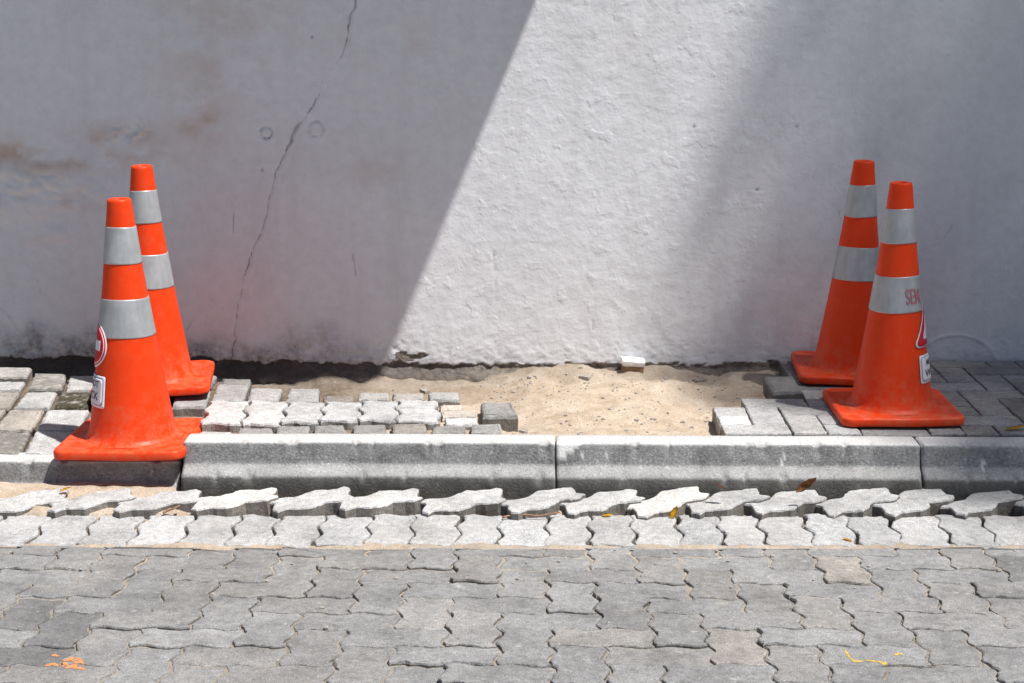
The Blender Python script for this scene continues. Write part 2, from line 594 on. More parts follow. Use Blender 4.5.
# ------------------------------------------------------------------ loose tilted pavers in front of the kerb
peaks = [(-38, 0), (30, 0), (96, 0), (163, 1), (240, 2), (316, 3), (384, 3), (468, 3), (547, 3), (606, 3), (673, 3), (730, 3), (790, 3), (862, 3), (918, 3), (988, 3), (1060, 3)]
LP = .230
for i, (px, lv) in enumerate(peaks):
    base = at(px - 4, 498.5, .030)
    ym = 0
    hw = .054
    cor = [(-LP / 2, -hw), (0, -hw), (LP / 2, -hw), (LP / 2, hw), (0, hw), (-LP / 2, hw)]
    out = zig_outline(cor, .0100)
    # tips worn to a point, every stone broken a little differently
    k1, k2 = random.uniform(.08, .22), random.uniform(.08, .22)
    out = [(x * (1 + random.gauss(0, .012)), y * (1 - (k1 if x < 0 else k2) * (abs(x) / LP * 2) ** 2) + random.gauss(0, .0018)) for x, y in out]
    yaw = math.radians(random.uniform(19, 28) if px < 540 else random.uniform(25, 37))
    if lv == 0: yaw = math.radians(random.uniform(24, 32))
    c, s_ = math.cos(yaw), math.sin(yaw)
    out = [(base.x + c * x - s_ * y, base.y + s_ * x + c * y) for x, y in out]
    top = (.023, .025, .0265, .0265)[lv] + random.uniform(-.002, .004) + random.uniform(-.003, .003)
    lab = 'tilted loose zigzag paver in the lifted row under the kerb, %s from the left' % ORD[i]
    if lv < 2: lab = 'pale zigzag paver half sunk in sand by the low kerb, %s of the lifted row' % ORD[i]
    tl = (random.uniform(.0, .09), random.uniform(-.10, -.02) if lv > 1 else random.uniform(-.07, -.03))
    tone = .47 if px < 700 else .43
    if i in (4, 10): tone = .54
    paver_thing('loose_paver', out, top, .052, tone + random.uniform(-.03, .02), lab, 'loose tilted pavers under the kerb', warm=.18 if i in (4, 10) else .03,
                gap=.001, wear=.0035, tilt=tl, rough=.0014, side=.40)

# gutter bed: sand between the edge row and the kerb
def build_gutter():
    xs = np.arange(-2.3, 2.3, .009); ys = np.arange(4.05, 4.68, .009)
    X, Y = np.meshgrid(xs, ys)
    left = sstep(-.86, -1.0, X)
    Z = -.022 + .007 * fbm(X * 8, Y * 8, 5, 4) + .004 * fbm(X * 30, Y * 30, 6, 3)
    Z = Z + left * (.027 + .026 * sstep(4.36, 4.47, Y))
    for (px, py, r, h) in ((165, 510, .07, .022), (600, 508, .06, .034), (560, 510, .05, .020), (690, 509, .05, .022), (755, 511, .05, .018), (200, 514, .05, .012),
                           (35, 512, .05, .014), (90, 511, .05, .014), (430, 512, .04, .012)):
        p = at(px, py, 0)
        Z += h * np.exp(-((X - p.x) ** 2 + ((Y - p.y) * 1.4) ** 2) / (r * r))
    Z = np.where(Y < YH1 - .01, np.minimum(Z, -.012), Z)
    soil = np.clip(.55 - .75 * left + .5 * fbm(X * 6, Y * 6, 8, 3), 0, .85)
    for px in (165, 600, 690, 560): soil *= 1 - .85 * np.exp(-((X - at(px, 508, 0).x) / .07) ** 2)
    dull = np.clip(.25 + .4 * fbm(X * 5, Y * 5, 28, 3) - .3 * left, 0, 1)
    me = grid_mesh('gutter_sand', xs, ys, np.stack([X, Y, Z], -1), {'soil': soil, 'dull': dull})
    o = link_mesh('gutter_sand', me, M_SAND)
    setp(o, 'strip of sand and dirt under the loose pavers along the kerb', None, None, 'structure')


build_gutter()

# ------------------------------------------------------------------ kerb stones
KF = at(512, 443.2, S).y       # front arris at mid picture
KYAW = -.016


def kerb_line(x): return KF + KYAW * (x - .1)


def kerb(xa, xb, drop, label, chip=None, scr=()):
    # profile (d = distance towards the camera from the front arris, z), from the back foot over the tread to the front foot
    pw = [(-.095, -.20, 0, .5), (-.095, -.012, .3, .2), (-.092, -.004, .6, 0), (-.086, 0, .8, 0), (-.06, .0005, .95, 0), (-.03, .0005, .95, 0), (-.006, .0003, .95, 0),
          (-.0015, -.0008, .9, 0), (0, -.003, .55, 0), (.001, -.007, .10, 0), (.003, -.017, 0, 0), (.006, -.033, 0, 0), (.0095, -.050, 0, 0), (.0112, -.058, 0, 0), (.0135, -.0615, .12, 0),
          (.018, -.065, .22, 0), (.030, -.0715, .28, 0), (.043, -.079, .28, 0), (.049, -.083, .26, .05), (.0525, -.0865, .2, .35), (.054, -.092, 0, .75), (.054, -.105, 0, .82), (.054, -.12, 0, .88),
          (.054, -.14, 0, .9), (.054, -.22, 0, 1)]
    prof = [q[:2] for q in pw]; worn = [q[2] for q in pw]; damp = [q[3] for q in pw]
    xs = np.concatenate([[xa, xa + .002, xa + .005], np.arange(xa + .010, xb - .008, .007), [xb - .005, xb - .002, xb]])
    n = len(xs)
    bm = bmesh.new()
    lw, ld, lc = (bm.verts.layers.float.new(k) for k in ('worn', 'damp', 'chip'))
    cx = (xa + xb) / 2
    rows = []
    for ix, x in enumerate(xs):
        e = min(x - xa, xb - x); rnd = max(0, .006 - e) * .8
        row = []
        for (d, z), w, dm in zip(prof, worn, damp):
            nz = .0016 * float(fbm(np.array(x * 25.), np.array(d * 30. + z * 30 + xa), 51, 3))
            big = .0022 * float(fbm(np.array(x * 3.), np.array(xa * 3.), 57, 2))
            v = bm.verts.new((x - cx, -(d + nz - rnd * (1 if d > -.05 else -1)) + kerb_line(x) - kerb_line(cx), z - drop + nz * .7 + big - rnd + .20))
            v[lw] = w; v[ld] = dm if drop == 0 else dm * .4; c = 0.0
            if chip:
                t = (x - xa) / chip
                if t < 1 and -.03 < d < .0135 and z > -.05 * (1 - t): c = 1.0 if t < .95 else .5
            v[lc] = c
            # knocked-off bits along the arris and the ridge
            if -.008 < d < .004 or .040 < d < .0542 and z > -.1:
                k = float(fbm(np.array(x * 38.), np.array(xa * 7 + (3 if d > .03 else 0)), 88, 3))
                if k > .32:
                    q = min(.008, (k - .32) * .06); v.co.z -= q; v.co.y += q * .7; v[lw] *= .5
            if scr and -.002 < d < .05:
                for sx, sz, L in scr:
                    if abs(x - sx - (z - sz) * .3) < .0045 and abs(z - sz) < L: v[lc] = .8
            row.append(v)
        rows.append(row)
    for a, b in zip(rows[:-1], rows[1:]):
        for k in range(len(prof) - 1):
            f = bm.faces.new((a[k], b[k], b[k + 1], a[k + 1])); f.smooth = True
    bm.faces.new(list(reversed(rows[0]))); bm.faces.new(rows[-1])
    bmesh.ops.recalc_face_normals(bm, faces=bm.faces)
    o = from_bm('kerb_stone', bm, M_KERB, None, (cx, kerb_line(cx), S - .20))
    setp(o, label, 'kerb stone', 'concrete kerb stones')


kj = [at(p, 440, S).x for p in (184, 555.5, 917)]
kerb(-2.05, kj[0] - .012, .060, 'low sunken concrete kerb stone at far left, under the front left cone')
kerb(kj[0], kj[1] - .002, 0, 'raised grey kerb stone left of the middle joint, in front of the pale paver island')
kerb(kj[1] + .002, kj[2] - .002, 0, 'raised grey kerb stone with a white chipped corner, in front of the sand patch', chip=.075, scr=((at(607, 450).x, -.035, .012), (at(792, 460).x, -.045, .014), (at(586, 462).x, -.03, .008)))
kerb(kj[2] + .002, 2.3, 0, 'grey kerb stone at far right beyond the last joint, partly in shade', scr=((at(1007, 470).x, -.055, .016),))

# ------------------------------------------------------------------ sand bed of the pavement
def build_sand():
    xs = np.arange(-2.4, 2.5, .009); ys = np.arange(4.56, 5.60, .009)
    X, Y = np.meshgrid(xs, ys)
    xl, xr = at(518, 420).x, at(710, 420).x
    gapm = sstep(xl - .1, xl + .12, X) * sstep(xr + .15, xr - .12, X)
    Z = S - .062 + .019 * fbm(X * 5, Y * 7, 2, 4) + .013 * fbm(X * 17, Y * 20, 4, 5)
    Z -= (.008 + .008 * sstep(.1, -.2, X)) * sstep(5.28, 5.46, Y) * sstep(.9, .7, X)
    Z += gapm * (.018 + .028 * sstep(4.78, 4.63, Y))
    for (px, py, rx, ry, h) in ((600, 395, .22, .10, .022), (660, 385, .2, .08, .016), (560, 410, .12, .08, .012), (470, 380, .15, .06, .010), (740, 400, .10, .10, .014)):
        p = at(px, py, S - .03)
        Z += h * np.exp(-((X - p.x) / rx) ** 2 - ((Y - p.y) / ry) ** 2)
    isl = sstep(at(512, 415).x, at(496, 415).x, X) * sstep(at(300, 394).y, at(300, 398).y, Y)
    isl = np.maximum(isl, sstep(-.86, -.92, X) * sstep(5.42, 5.30, Y))
    Z = Z * (1 - isl) + isl * (S - .024 + .006 * fbm(X * 20, Y * 20, 4, 4))
    lowl = sstep(-.85, -1.0, X)
    Z -= lowl * .056 * np.clip((5.15 - Y) / .5, 0, 1)
    # loose soil heaped against the wall foot
    Z += .014 * sstep(5.40, 5.54, Y) * (1 + fbm(X * 9, Y * 3, 12, 3))
    xs1 = at(395, 385).x
    soil = sstep(xs1 + .16, xs1 - .25, X + .12 * fbm(X * 5, Y * 5, 33, 3)) * .95
    soil = np.maximum(soil, sstep(.95, 1.15, X) * .8)
    soil = np.maximum(soil, .75 * sstep(5.40, 5.52, Y + .05 * fbm(X * 12, Y * 12, 35, 3)) * sstep(.75, -.3, X))
    soil = np.maximum(soil, .5 * sstep(.25, -.2, X) * sstep(5.0, 5.3, Y))
    dull = np.clip(.30 * sstep(5.3, 5.5, Y) + .25 * fbm(X * 7, Y * 7, 44, 3), 0, 1)
    me = grid_mesh('sand', xs, ys, np.stack([X, Y, Z], -1), {'soil': soil, 'dull': dull})
    o = link_mesh('sand', me, M_SAND)
    setp(o, 'bare pale sand bed between the two paved pieces of pavement', None, None, 'structure')


build_sand()


def gravel(name, spots, label):
    bm = bmesh.new()
    for (xf, yf, zf, n) in spots:
        for _ in range(n):
            x, y = xf(), yf(); r = abs(random.gauss(.0014, .0022)) + .0010
            m = bmesh.ops.create_icosphere(bm, subdivisions=1, radius=r)
            sx, sy, sz = random.uniform(.7, 1.4), random.uniform(.7, 1.3), random.uniform(.5, .9)
            z = zf(x, y)
            for v in m['verts']:
                v.co = Vector((v.co.x * sx * random.uniform(.85, 1.15) + x, v.co.y * sy + y, v.co.z * sz + z + r * .2))
    o = from_bm(name, bm, M_STONE)
    setp(o, label, None, None, 'stuff')


R = random
deps = None


sandz, gutz = surf_lookup('sand'), surf_lookup('gutter_sand')
gravel('gravel', [(lambda: R.uniform(-.05, .75), lambda: R.uniform(4.64, 5.5), sandz, 420), (lambda: R.uniform(-.9, .5), lambda: R.uniform(5.2, 5.52), sandz, 150),
                  (lambda: R.uniform(-1.4, 1.4), lambda: R.uniform(4.32, 4.44), gutz, 160), (lambda: R.uniform(-1.3, 1.3), lambda: 4.05 - abs(R.gauss(0, .28)), roadz, 130)], 'loose grit and small pebbles scattered over the sand')

# ------------------------------------------------------------------ pavement pavers, left island (measured one by one)
def lplane(X, Y):
    """left end of the pavement sinks towards the low kerb"""
    t = max(0.0, min(1.0, (-.80 - X) / .22)); u = max(0.0, min(1.0, (5.15 - Y) / .5))
    return S - .056 * t * t * (3 - 2 * t) * u


def quad(name, q, label, group, tone, warm=0, grime=0, lift=0.0, tilt=(0, 0), wear=.006, gap=.0035, zz=False, plane=None, thick=.06):
    P = [at(px, py, plane or S) for px, py in q]
    out = [(p.x, p.y) for p in P]
    if area(out) < 0: out.reverse()
    if zz:
        # zigzag paver: split the two depth edges and give every edge the interlocking profile
        a = [Vector(p) for p in out]
        # order: find front-left
        a = [Vector((at(px, py).x, at(px, py).y)) for px, py in (q[3], q[2], q[1], q[0])]
        fl, fr, br, bl = a
        cor = [fl, fr, (fr + br) / 2, br, bl, (bl + fl) / 2]
        out = zig_outline([tuple(v) for v in cor], .0085)
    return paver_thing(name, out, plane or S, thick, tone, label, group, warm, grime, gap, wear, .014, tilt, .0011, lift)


GL = 'pavers of the left pavement'
G = lambda: random.gauss(0, .010)
# far left, large worn tiles
LT = [
    ([(-52, 370), (33, 369.5), (27, 379.5), (-60, 380)], .45, .25, 0, 'worn brownish block against the wall foot at the left photo edge', .012),
    ([(-60, 381), (26.5, 381), (21, 390), (-70, 390)], .46, .05, 0, 'narrow grey tile at the left photo edge, second course from the wall', 0),
    ([(34, 373.5), (68, 374.5), (63, 390), (27, 390)], .50, .25, .45, 'pale lichened tile touching the wall foot, left of the rear left cone', .004),
    ([(69, 375), (104, 375), (100, 390), (64.5, 390)], .50, .15, 0, 'pale tile close to the wall, right behind the front left cone', 0),
    ([(25.5, 391), (58, 391), (50, 408), (12, 408)], .50, .06, 0, 'clean light grey square tile left of the mossy tile', 0),
    ([(60, 391), (95, 391), (88, 408), (52, 408)], .34, .35, 1.0, 'dark mossy square tile just left of the front left cone', 0),
    ([(-25, 391), (21, 391), (9, 408), (-38, 408)], .34, .50, 0, 'brown tile with white spots at the left photo edge, upper one', 0),
    ([(9, 409), (45, 409), (33, 430), (-8, 430)], .42, .50, 0, 'brownish square tile left of the front left cone', 0),
    ([(-62, 409), (7, 409), (-10, 430), (-80, 430)], .38, .40, 0, 'brown tile cut by the left photo edge, lower one', 0),
    ([(47, 408.8), (90, 408.8), (79, 430), (34.5, 430)], .54, .04, 0, 'white smooth tile beside the front left cone, the rear one of two', 0),
    ([(34, 430.5), (78, 430.5), (66, 453.5), (21.5, 453.5)], .52, .05, 0, 'white smooth tile at the low kerb holding the cone tip shadow', 0),
    ([(-10, 431), (32, 431), (20, 453.5), (-25, 453.5)], .36, .25, .4, 'grey stained tile at the low kerb, left photo edge', 0),
    ([(80, 431), (126, 431), (116, 453.5), (68, 453.5)], .45, .1, 0, 'tile hidden under the front left cone, left half', 0),
    ([(127, 431), (172, 431), (166, 453.5), (117, 453.5)], .42, .1, 0, 'tile hidden under the front left cone, right half', 0),
    ([(92, 409), (130, 409), (122, 430), (81, 430)], .45, .1, 0, 'tile hidden behind the front left cone, left one', 0),
    ([(131, 409), (168, 409), (162, 430), (123, 430)], .42, .1, 0, 'tile hidden behind the front left cone, right one', 0),
    ([(102, 391), (136, 391), (130, 408), (93, 408)], .42, .1, 0, 'tile between the two left cones, left one', 0),
    ([(137, 391), (172, 391), (168, 408), (131, 408)], .40, .1, 0, 'tile between the two left cones, right one', 0),
    ([(106, 375), (141, 375), (136, 390), (102, 390)], .40, .1, 0, 'tile under the rear left cone, left one', 0),
    ([(142, 375), (178, 375), (173, 390), (137, 390)], .40, .1, 0, 'tile under the rear left cone, middle one', 0),
]
for q, tone, warm, gr, lab, lift in LT:
    quad('paving_tile', q, lab, GL, tone * .84, warm, gr, lift, (G(), G()), plane=lplane)
LQ = [
    ([(180, 374), (218, 374), (212, 384), (176, 384)], .34, .1, 'grey paver under the rear left cone, by its right corner', 0, -.002),
    ([(175, 386), (212, 385), (206, 402.5), (170, 403)], .38, .1, 'grey paver showing in front of the rear left cone', 0, -.012),
    ([(170, 404), (204.5, 403.5), (199, 418), (165, 419)], .30, .1, 'darker grey paver between the two left cones, beside the zigzag row', 0, -.040),
    ([(165, 420), (198, 419), (190, 433), (160, 434)], .34, .1, 'grey paver behind the left end of the raised kerb', 0, -.050),
    ([(221, 374.5), (252, 376), (251, 383.2), (218, 383)], .26, .15, 'dark shaded paver nearest the wall, right of the rear left cone', 0, -.010),
    ([(216.5, 384), (250, 384.8), (244, 401), (209.5, 401)], .40, .08, 'clean grey paver beside the rear left cone, leftmost of the rear course', 0, .002),
    ([(250, 387), (283.5, 388), (278.5, 401.5), (245, 401.5)], .42, .06, 'grey rounded paver in the rear course, second right of the rear left cone', 0, 0),
    ([(287.5, 387.5), (320.5, 388), (319.5, 401.7), (284.5, 401.7)], .40, .05, 'bluish grey paver in the rear course, third right of the rear left cone', 0, 0),
    ([(322.5, 391), (355.5, 391.5), (354.5, 401.7), (321.5, 401.5)], .27, .50, 'brown dirty paver in the middle of the rear course', 0, -.012),
    ([(357, 391.5), (390.3, 392), (391, 400), (356, 400)], .42, .2, 'pale half paver right of the brown dirty one in the rear course', 0, 0),
    ([(391.6, 391.8), (425.2, 392), (426.3, 400), (392, 400)], .40, .3, 'sandy half paver in the rear course, second from its right end', 0, -.002),
    ([(427, 391.8), (459.5, 391.8), (460.5, 400), (428, 400)], .44, .1, 'light grey half paver at the right end of the rear course', 0, .002),
    ([(438, 402), (463, 402), (463.5, 408), (438.5, 408.6)], .52, .65, 'small sand coloured piece at the right end of the zigzag row', 0, -.006),
    ([(439, 409), (477, 408), (477, 415), (441, 416)], .54, .5, 'narrow cream piece above the white half paver', 0, -.004),
    ([(443.7, 416.8), (478, 416), (479, 423), (443.7, 424.5)], .60, .05, 'bright white half paver left of the loose end block', 0, -.002),
    ([(198.5, 429), (233, 429.5), (231, 434), (196, 434)], .50, .1, 'thin pale slab edge behind the kerb, left end of the front course', 0, -.004),
    ([(238, 426), (274, 425.5), (273, 433.8), (236, 433.8)], .32, .12, 'grey paver of the front course, second from the left along the kerb', 0, -.004),
    ([(275.2, 424.6), (311, 424), (310, 433.8), (274, 433.8)], .34, .1, 'grey paver of the front course, third from the left along the kerb', 0, -.003),
    ([(313.5, 424), (345, 423.5), (350, 433.8), (312, 433.8)], .31, .15, 'rounded grey paver of the front course, fourth from the left along the kerb', 0, -.002),
    ([(351.5, 423.6), (387, 422.8), (388, 433.8), (351.5, 433.8)], .28, .15, 'dark grey paver of the front course, fifth from the left along the kerb', 0, -.002),
    ([(390.5, 423), (428, 423), (429, 433.8), (391, 433.8)], .29, .45, 'brownish paver of the front course, third from its right end', 0, 0),
    ([(431, 425), (467, 425), (468, 433.8), (431, 433.8)], .30, .2, 'grey brown paver of the front course, second from its right end', 0, 0),
    ([(469, 424), (501, 422.3), (505, 433.8), (469.5, 433.8)], .37, .1, 'light grey paver at the right end of the front course', 0, 0),
]
for q, tone, warm, lab, gr, lift in LQ:
    quad('paving_block', q, lab, GL, tone * .86, warm, gr, lift, (G(), G()), wear=.007)
ZQ = [([(209, 401.5), (247.5, 401.8), (242, 424.5), (202, 424)], .62, .10), ([(248.3, 402), (286.5, 402.6), (281, 425), (242.5, 424.7)], .61, .12),
      ([(287.3, 402.6), (323.5, 402.4), (319.5, 423), (281.5, 423.4)], .50, .0), ([(324.3, 402.4), (360, 402), (359, 422), (320, 422)], .55, .0),
      ([(361, 401.7), (396, 400.8), (397, 422), (360, 422)], .53, .0), ([(397, 400.6), (436, 400.6), (441, 423), (398, 422.4)], .57, .0)]
ZL = ['cream white zigzag paver at the left end of the zigzag row behind the kerb', 'cream white zigzag paver, second in the zigzag row behind the kerb',
      'bluish zigzag paver, third in the zigzag row behind the kerb', 'pale zigzag paver, fourth in the zigzag row behind the kerb',
      'pale zigzag paver, fifth in the zigzag row behind the kerb', 'pale zigzag paver at the right end of the zigzag row behind the kerb']
for (q, tone, warm), lab in zip(ZQ, ZL):
    quad('zigzag_paver', q, lab, GL, tone * .84, warm, 0, .004, (G() * 1.3, G() * 1.3), wear=.005, zz=True, gap=.002)
quad('paving_block', [(479, 406), (513, 404.8), (519, 419.8), (481, 422)], 'loose tilted block with a rough brown side, at the sand edge', GL, .27, .15, 0, .014, (-.03, .02), wear=.008, thick=.075)

# ------------------------------------------------------------------ pavement pavers, right side: herringbone of plain blocks
GR = 'pavers of the right pavement'
UR = .1005
org = at(754, 424.5)
rows_lab = {}


def right_side():
    items = []
    for i in range(-3, 18):
        for j in range(-2, 11):
            k = (i + j + 2) % 4
            if k == 0: cells = [(i, j), (i + 1, j)]
            elif k == 2: cells = [(i, j), (i, j + 1)]
            else: continue
            def alive(c):
                ii, jj = c
                lim = {-1: -1, 0: -1, 1: -1, 2: 0, 3: 1, 4: 1, 5: 2}.get(jj, 2)
                return ii >= lim and jj >= -1 and org.x + ii * UR < 2.25 and org.y + (jj + .35) * UR < YW - .02
            ok = [c for c in cells if alive(c)]
            if not ok: continue
            i0 = min(c[0] for c in ok); i1 = max(c[0] for c in ok) + 1
            j0 = min(c[1] for c in ok); j1 = max(c[1] for c in ok) + 1
            items.append((j0, i0, i1, j1))
    byrow = {}
    for it in sorted(items): byrow.setdefault(it[0], []).append(it)
    for j0, lst in byrow.items():
        for n, (jj, i0, i1, j1) in enumerate(lst):
            x0, x1 = org.x + i0 * UR, org.x + i1 * UR
            y0, y1 = org.y + j0 * UR, min(org.y + j1 * UR, YW - .012)
            tone = min(.42, max(.22, random.gauss(.31, .04))); warm = max(0, random.gauss(.05, .06)); lift = random.gauss(0, .0015); tl = (G() * .6, G() * .6); gr = 0; wear = .0035
            edge = i0 <= {-1: -1, 0: -1, 1: -1, 2: 0, 3: 1, 4: 1, 5: 2}.get(j0, 2)
            lab = 'plain grey block on the right pavement, course %s from the kerb, %s from the sand' % (ORD[j0 + 1], ORD[n])
            if (j0, i0) == (0, -1): tone, warm, wear, lab = .58, .03, .009, 'pale chipped block at the sand edge, behind the right kerb'
            elif (j0, i0) == (3, 1): tone, warm, lift, wear, lab = .24, .10, .022, .007, 'dark raised block at the sand edge left of the cones'; tl = (0.0, -.03)
            elif (j0, i0) == (0, 0): tone, lab = .42, 'light block with a clean square face, right of the chipped one'
            elif j0 <= 2 and i0 <= 2: tone = random.uniform(.36, .42)
            else: tone *= .88  # shade painted in: these blocks darker than the sunlit ones near the sand
            cx_, cy_ = (x0 + x1) / 2, (y0 + y1) / 2
            out = [(x0, y0), (x1, y0), (x1, y1), (x0, y1)]
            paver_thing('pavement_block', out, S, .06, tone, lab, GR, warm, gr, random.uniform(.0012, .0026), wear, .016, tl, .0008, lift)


right_side()

# ------------------------------------------------------------------ the wall
def build_wall():
    xs = np.concatenate([np.arange(-6, -1.95, .15), np.arange(-1.95, -1.05, .0055), np.arange(-1.05, -.42, .003), np.arange(-.42, 1.95, .0055), np.arange(1.95, 8.2, .15)])
    xs = np.sort(xs); xs = xs[np.concatenate([[True], np.diff(xs) > .0012])]
    zs = np.concatenate([np.arange(-.12, .10, .006), np.arange(.10, .26, .0035), np.arange(.26, S + 1.32, .0055), np.arange(S + 1.32, 3.0, .12)])
    zs = np.sort(zs); zs = zs[np.concatenate([[True], np.diff(zs) > .0012])]
    X, Z = np.meshgrid(xs, zs)
    h = Z - S
    Y = YW + BAT * h
    # ragged lower edge of the plaster
    epx = [-900, 0, 100, 230, 260, 400, 500, 640, 700, 780, 850, 1500]
    ev = [.004, .004, .0, -.008, -.016, -.017, -.020, -.026, -.026, -.018, -.03, -.03]
    ex = [at(p, 360).x for p in epx]
    ze = np.interp(X, ex, ev) + .016 * fbm(X * 6, Z * 14, 61, 4) + .016 * fbm(X * 20, Z * 46, 62, 4) + .007 * fbm(X * 70, Z * 90, 60, 3)
    mask = sstep(-.0025, .0025, h - ze)
    def spot(px, py, rx, ry):
        p = at_wall(px, py)
        return np.exp(-(((X - p.x) / rx) ** 2 + ((Z - p.z) / ry) ** 2) * 1.0)
    peel = np.zeros_like(X)
    for a in ((410, 356, .07, .016), (205, 360, .05, .014), (290, 364, .04, .012), (612, 367, .03, .016), (668, 366, .03, .014)):
        peel = np.maximum(peel, spot(*a))
    peel = sstep(.46, .54, peel * sstep(.11, .0, h) + .75 * fbm(X * 26, Z * 60, 63, 4) * (peel > .08) - .06)
    bare = np.maximum(1 - mask, peel)
    edge_n = .0016 * fbm(X * 4, Z * 4, 64, 3) + .00055 * fbm(X * 22, Z * 26, 65, 4) + .0004 * fbm(X * 80, Z * 80, 66, 2)
    near = sstep(.30, .02, h)
    d = edge_n + near * (.008 * fbm(X * 12, Z * 12, 67, 4) + .007 * sstep(.12, .0, h) * fbm(X * 45, Z * 55, 59, 3)) * (1 - .72 * sstep(-.5, -.3, X))
    # wavy blistered paint on the left
    bl = np.maximum(spot(25, 190, .20, .075), .7 * spot(75, 200, .12, .05)); bl = np.maximum(bl, .5 * spot(55, 235, .07, .05))
    d += bl * (-.055 * np.abs(fbm(X * 9 + Z * 4, Z * 12, 68, 3)))
    d += .025 * spot(130, 133, .06, .025) * fbm(X * 40, Z * 40, 69, 2)
    # old trowel marks over the sunlit part
    d += .0006 * sstep(-.3, .1, X) * fbm(X * 11 + Z * 9, Z * 22 - X * 6, 70, 4)
    # arc shaped scar at the lower right
    p = at_wall(955, 372); rr = np.sqrt(((X - p.x) / 1.15) ** 2 + (Z - p.z) ** 2)
    d += -.003 * np.exp(-((rr - .13) / .006) ** 2) * (Z > p.z)
    # two round filled holes
    ring = np.zeros_like(X)
    for px, py, r0, a in ((266, 133, .019, .007), (316, 129, .025, .0040)):
        p = at_wall(px, py); r_ = np.sqrt((X - p.x) ** 2 + (Z - p.z) ** 2)
        g = np.exp(-((r_ - r0) / .0035) ** 2); d += a * g; ring = np.maximum(ring, g * a / .006)
        d += -.0015 * (r_ < r0)
    # small pits
    pits = np.zeros_like(X)
    for px, py in ((694, 127), (797, 127), (757, 190), (312, 37), (262, 170)):
        p = at_wall(px, py); r_ = np.sqrt((X - p.x) ** 2 + (Z - p.z) ** 2); g = np.exp(-(r_ / .0045) ** 2); pits = np.maximum(pits, g)
    d += .005 * pits
    # the long crack
    cl = [(357, -6), (355, 6), (349, 16), (347, 42), (343, 54), (333, 66), (325, 74), (318, 96), (311, 108), (305, 118), (296, 128), (290, 142), (285, 152), (276, 172), (269, 200),
          (265, 222), (252, 252), (243, 282), (237, 310), (235, 336), (232, 356), (230, 366)]
    cw = [.0028, .0042, .0030, .0014, .0018, .0016, .0010, .0010, .0028, .0014, .0060, .0045, .0028, .0016, .0016, .0020, .0018, .0018, .0018, .0020, .0024, .003]
    crack = np.zeros_like(X)
    sel = (X > -1.1) & (X < -.4) & (h < 1.35)
    xs_, zs_ = X[sel], Z[sel]
    wob = .007 * fbm(xs_ * 30, zs_ * 55, 71, 4)
    best = np.zeros_like(xs_)
    pw = [at_wall(*c) for c in cl]
    for a, b, wa, wb in zip(pw[:-1], pw[1:], cw[:-1], cw[1:]):
        ax, az, bx, bz = a.x, a.z, b.x, b.z
        L2 = (bx - ax) ** 2 + (bz - az) ** 2
        t = np.clip(((xs_ - ax) * (bx - ax) + (zs_ - az) * (bz - az)) / L2, 0, 1)
        dist = np.sqrt((xs_ + wob - ax - t * (bx - ax)) ** 2 + (zs_ - az - t * (bz - az)) ** 2)
        w = (wa + (wb - wa) * t) * .95 * (.55 + .8 * np.abs(fbm(xs_ * 30, zs_ * 30, 72, 2)))
        best = np.maximum(best, np.exp(-(dist / w) ** 2))
    crack[sel] = best * np.clip(.62 + .8 * fbm(xs_ * 24, zs_ * 24, 73, 3) + .12, .50, 1)
    # hairlines elsewhere
    hair = np.zeros_like(X)
    for pts in ([(494, 252), (495, 270), (496, 304)], [(952, 226), (943, 240), (934, 246)], [(0, 308), (8, 316), (16, 326), (19, 330)], [(38, 280), (40, 292)], [(236, 196), (234, 212), (233, 232)],
                [(352, 255), (356, 275)], [(594, 300), (593, 330)], [(838, 208), (842, 225)], [(192, 320), (187, 330)]):
        q = [at_wall(*c) for c in pts]
        for a, b in zip(q[:-1], q[1:]):
            L2 = (b.x - a.x) ** 2 + (b.z - a.z) ** 2
            t = np.clip(((X - a.x) * (b.x - a.x) + (Z - a.z) * (b.z - a.z)) / L2, 0, 1)
            dist = np.sqrt((X + .003 * fbm(X * 40, Z * 40, 74, 2) - a.x - t * (b.x - a.x)) ** 2 + (Z - a.z - t * (b.z - a.z)) ** 2)
            hair = np.maximum(hair, np.exp(-(dist / .0022) ** 2) * np.clip(.6 + 1.2 * fbm(X * 30, Z * 30, 82, 2), 0, 1))
    d += .005 * crack - .004 * np.clip(np.roll(crack, 4, 1) - crack, 0, 1) + .003 * hair
    rough_b = .016 * fbm(X * 13, Z * 20, 75, 4) + .009 * fbm(X * 50, Z * 60, 76, 4)
    d_b = .006 + rough_b * .8 - .036 * sstep(-.026, -.075, h)          # foundation creeps out again at the ground
    d_peel = .003 + rough_b * .25
    Yf = Y + np.where(mask > .0, d * mask, 0) + (1 - mask) * d_b + peel * mask * d_peel
    # colour masks
    xl = at(235, 360).x
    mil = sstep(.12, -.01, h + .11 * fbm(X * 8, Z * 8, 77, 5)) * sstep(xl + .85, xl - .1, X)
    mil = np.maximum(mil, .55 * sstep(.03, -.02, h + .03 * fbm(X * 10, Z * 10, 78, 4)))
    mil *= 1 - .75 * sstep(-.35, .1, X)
    stain = 1.0 * spot(70, 158, .28, .045) + .6 * spot(125, 138, .14, .05) + .75 * spot(200, 126, .07, .05) + .28 * spot(205, 75, .14, .16) + .45 * spot(60, 203, .16, .03) + .35 * spot(10, 150, .12, .05)
    stain += .25 * spot(210, 20, .22, .1) + .10 * spot(620, 20, .25, .2) + .22 * spot(390, 40, .12, .08) + .4 * spot(45, 240, .06, .015) + .25 * spot(370, 170, .1, .05)
    stain = np.clip(stain, 0, 1) * np.clip(.75 + 1.9 * fbm(X * 10, Z * 14, 79, 6), 0, 1.1)
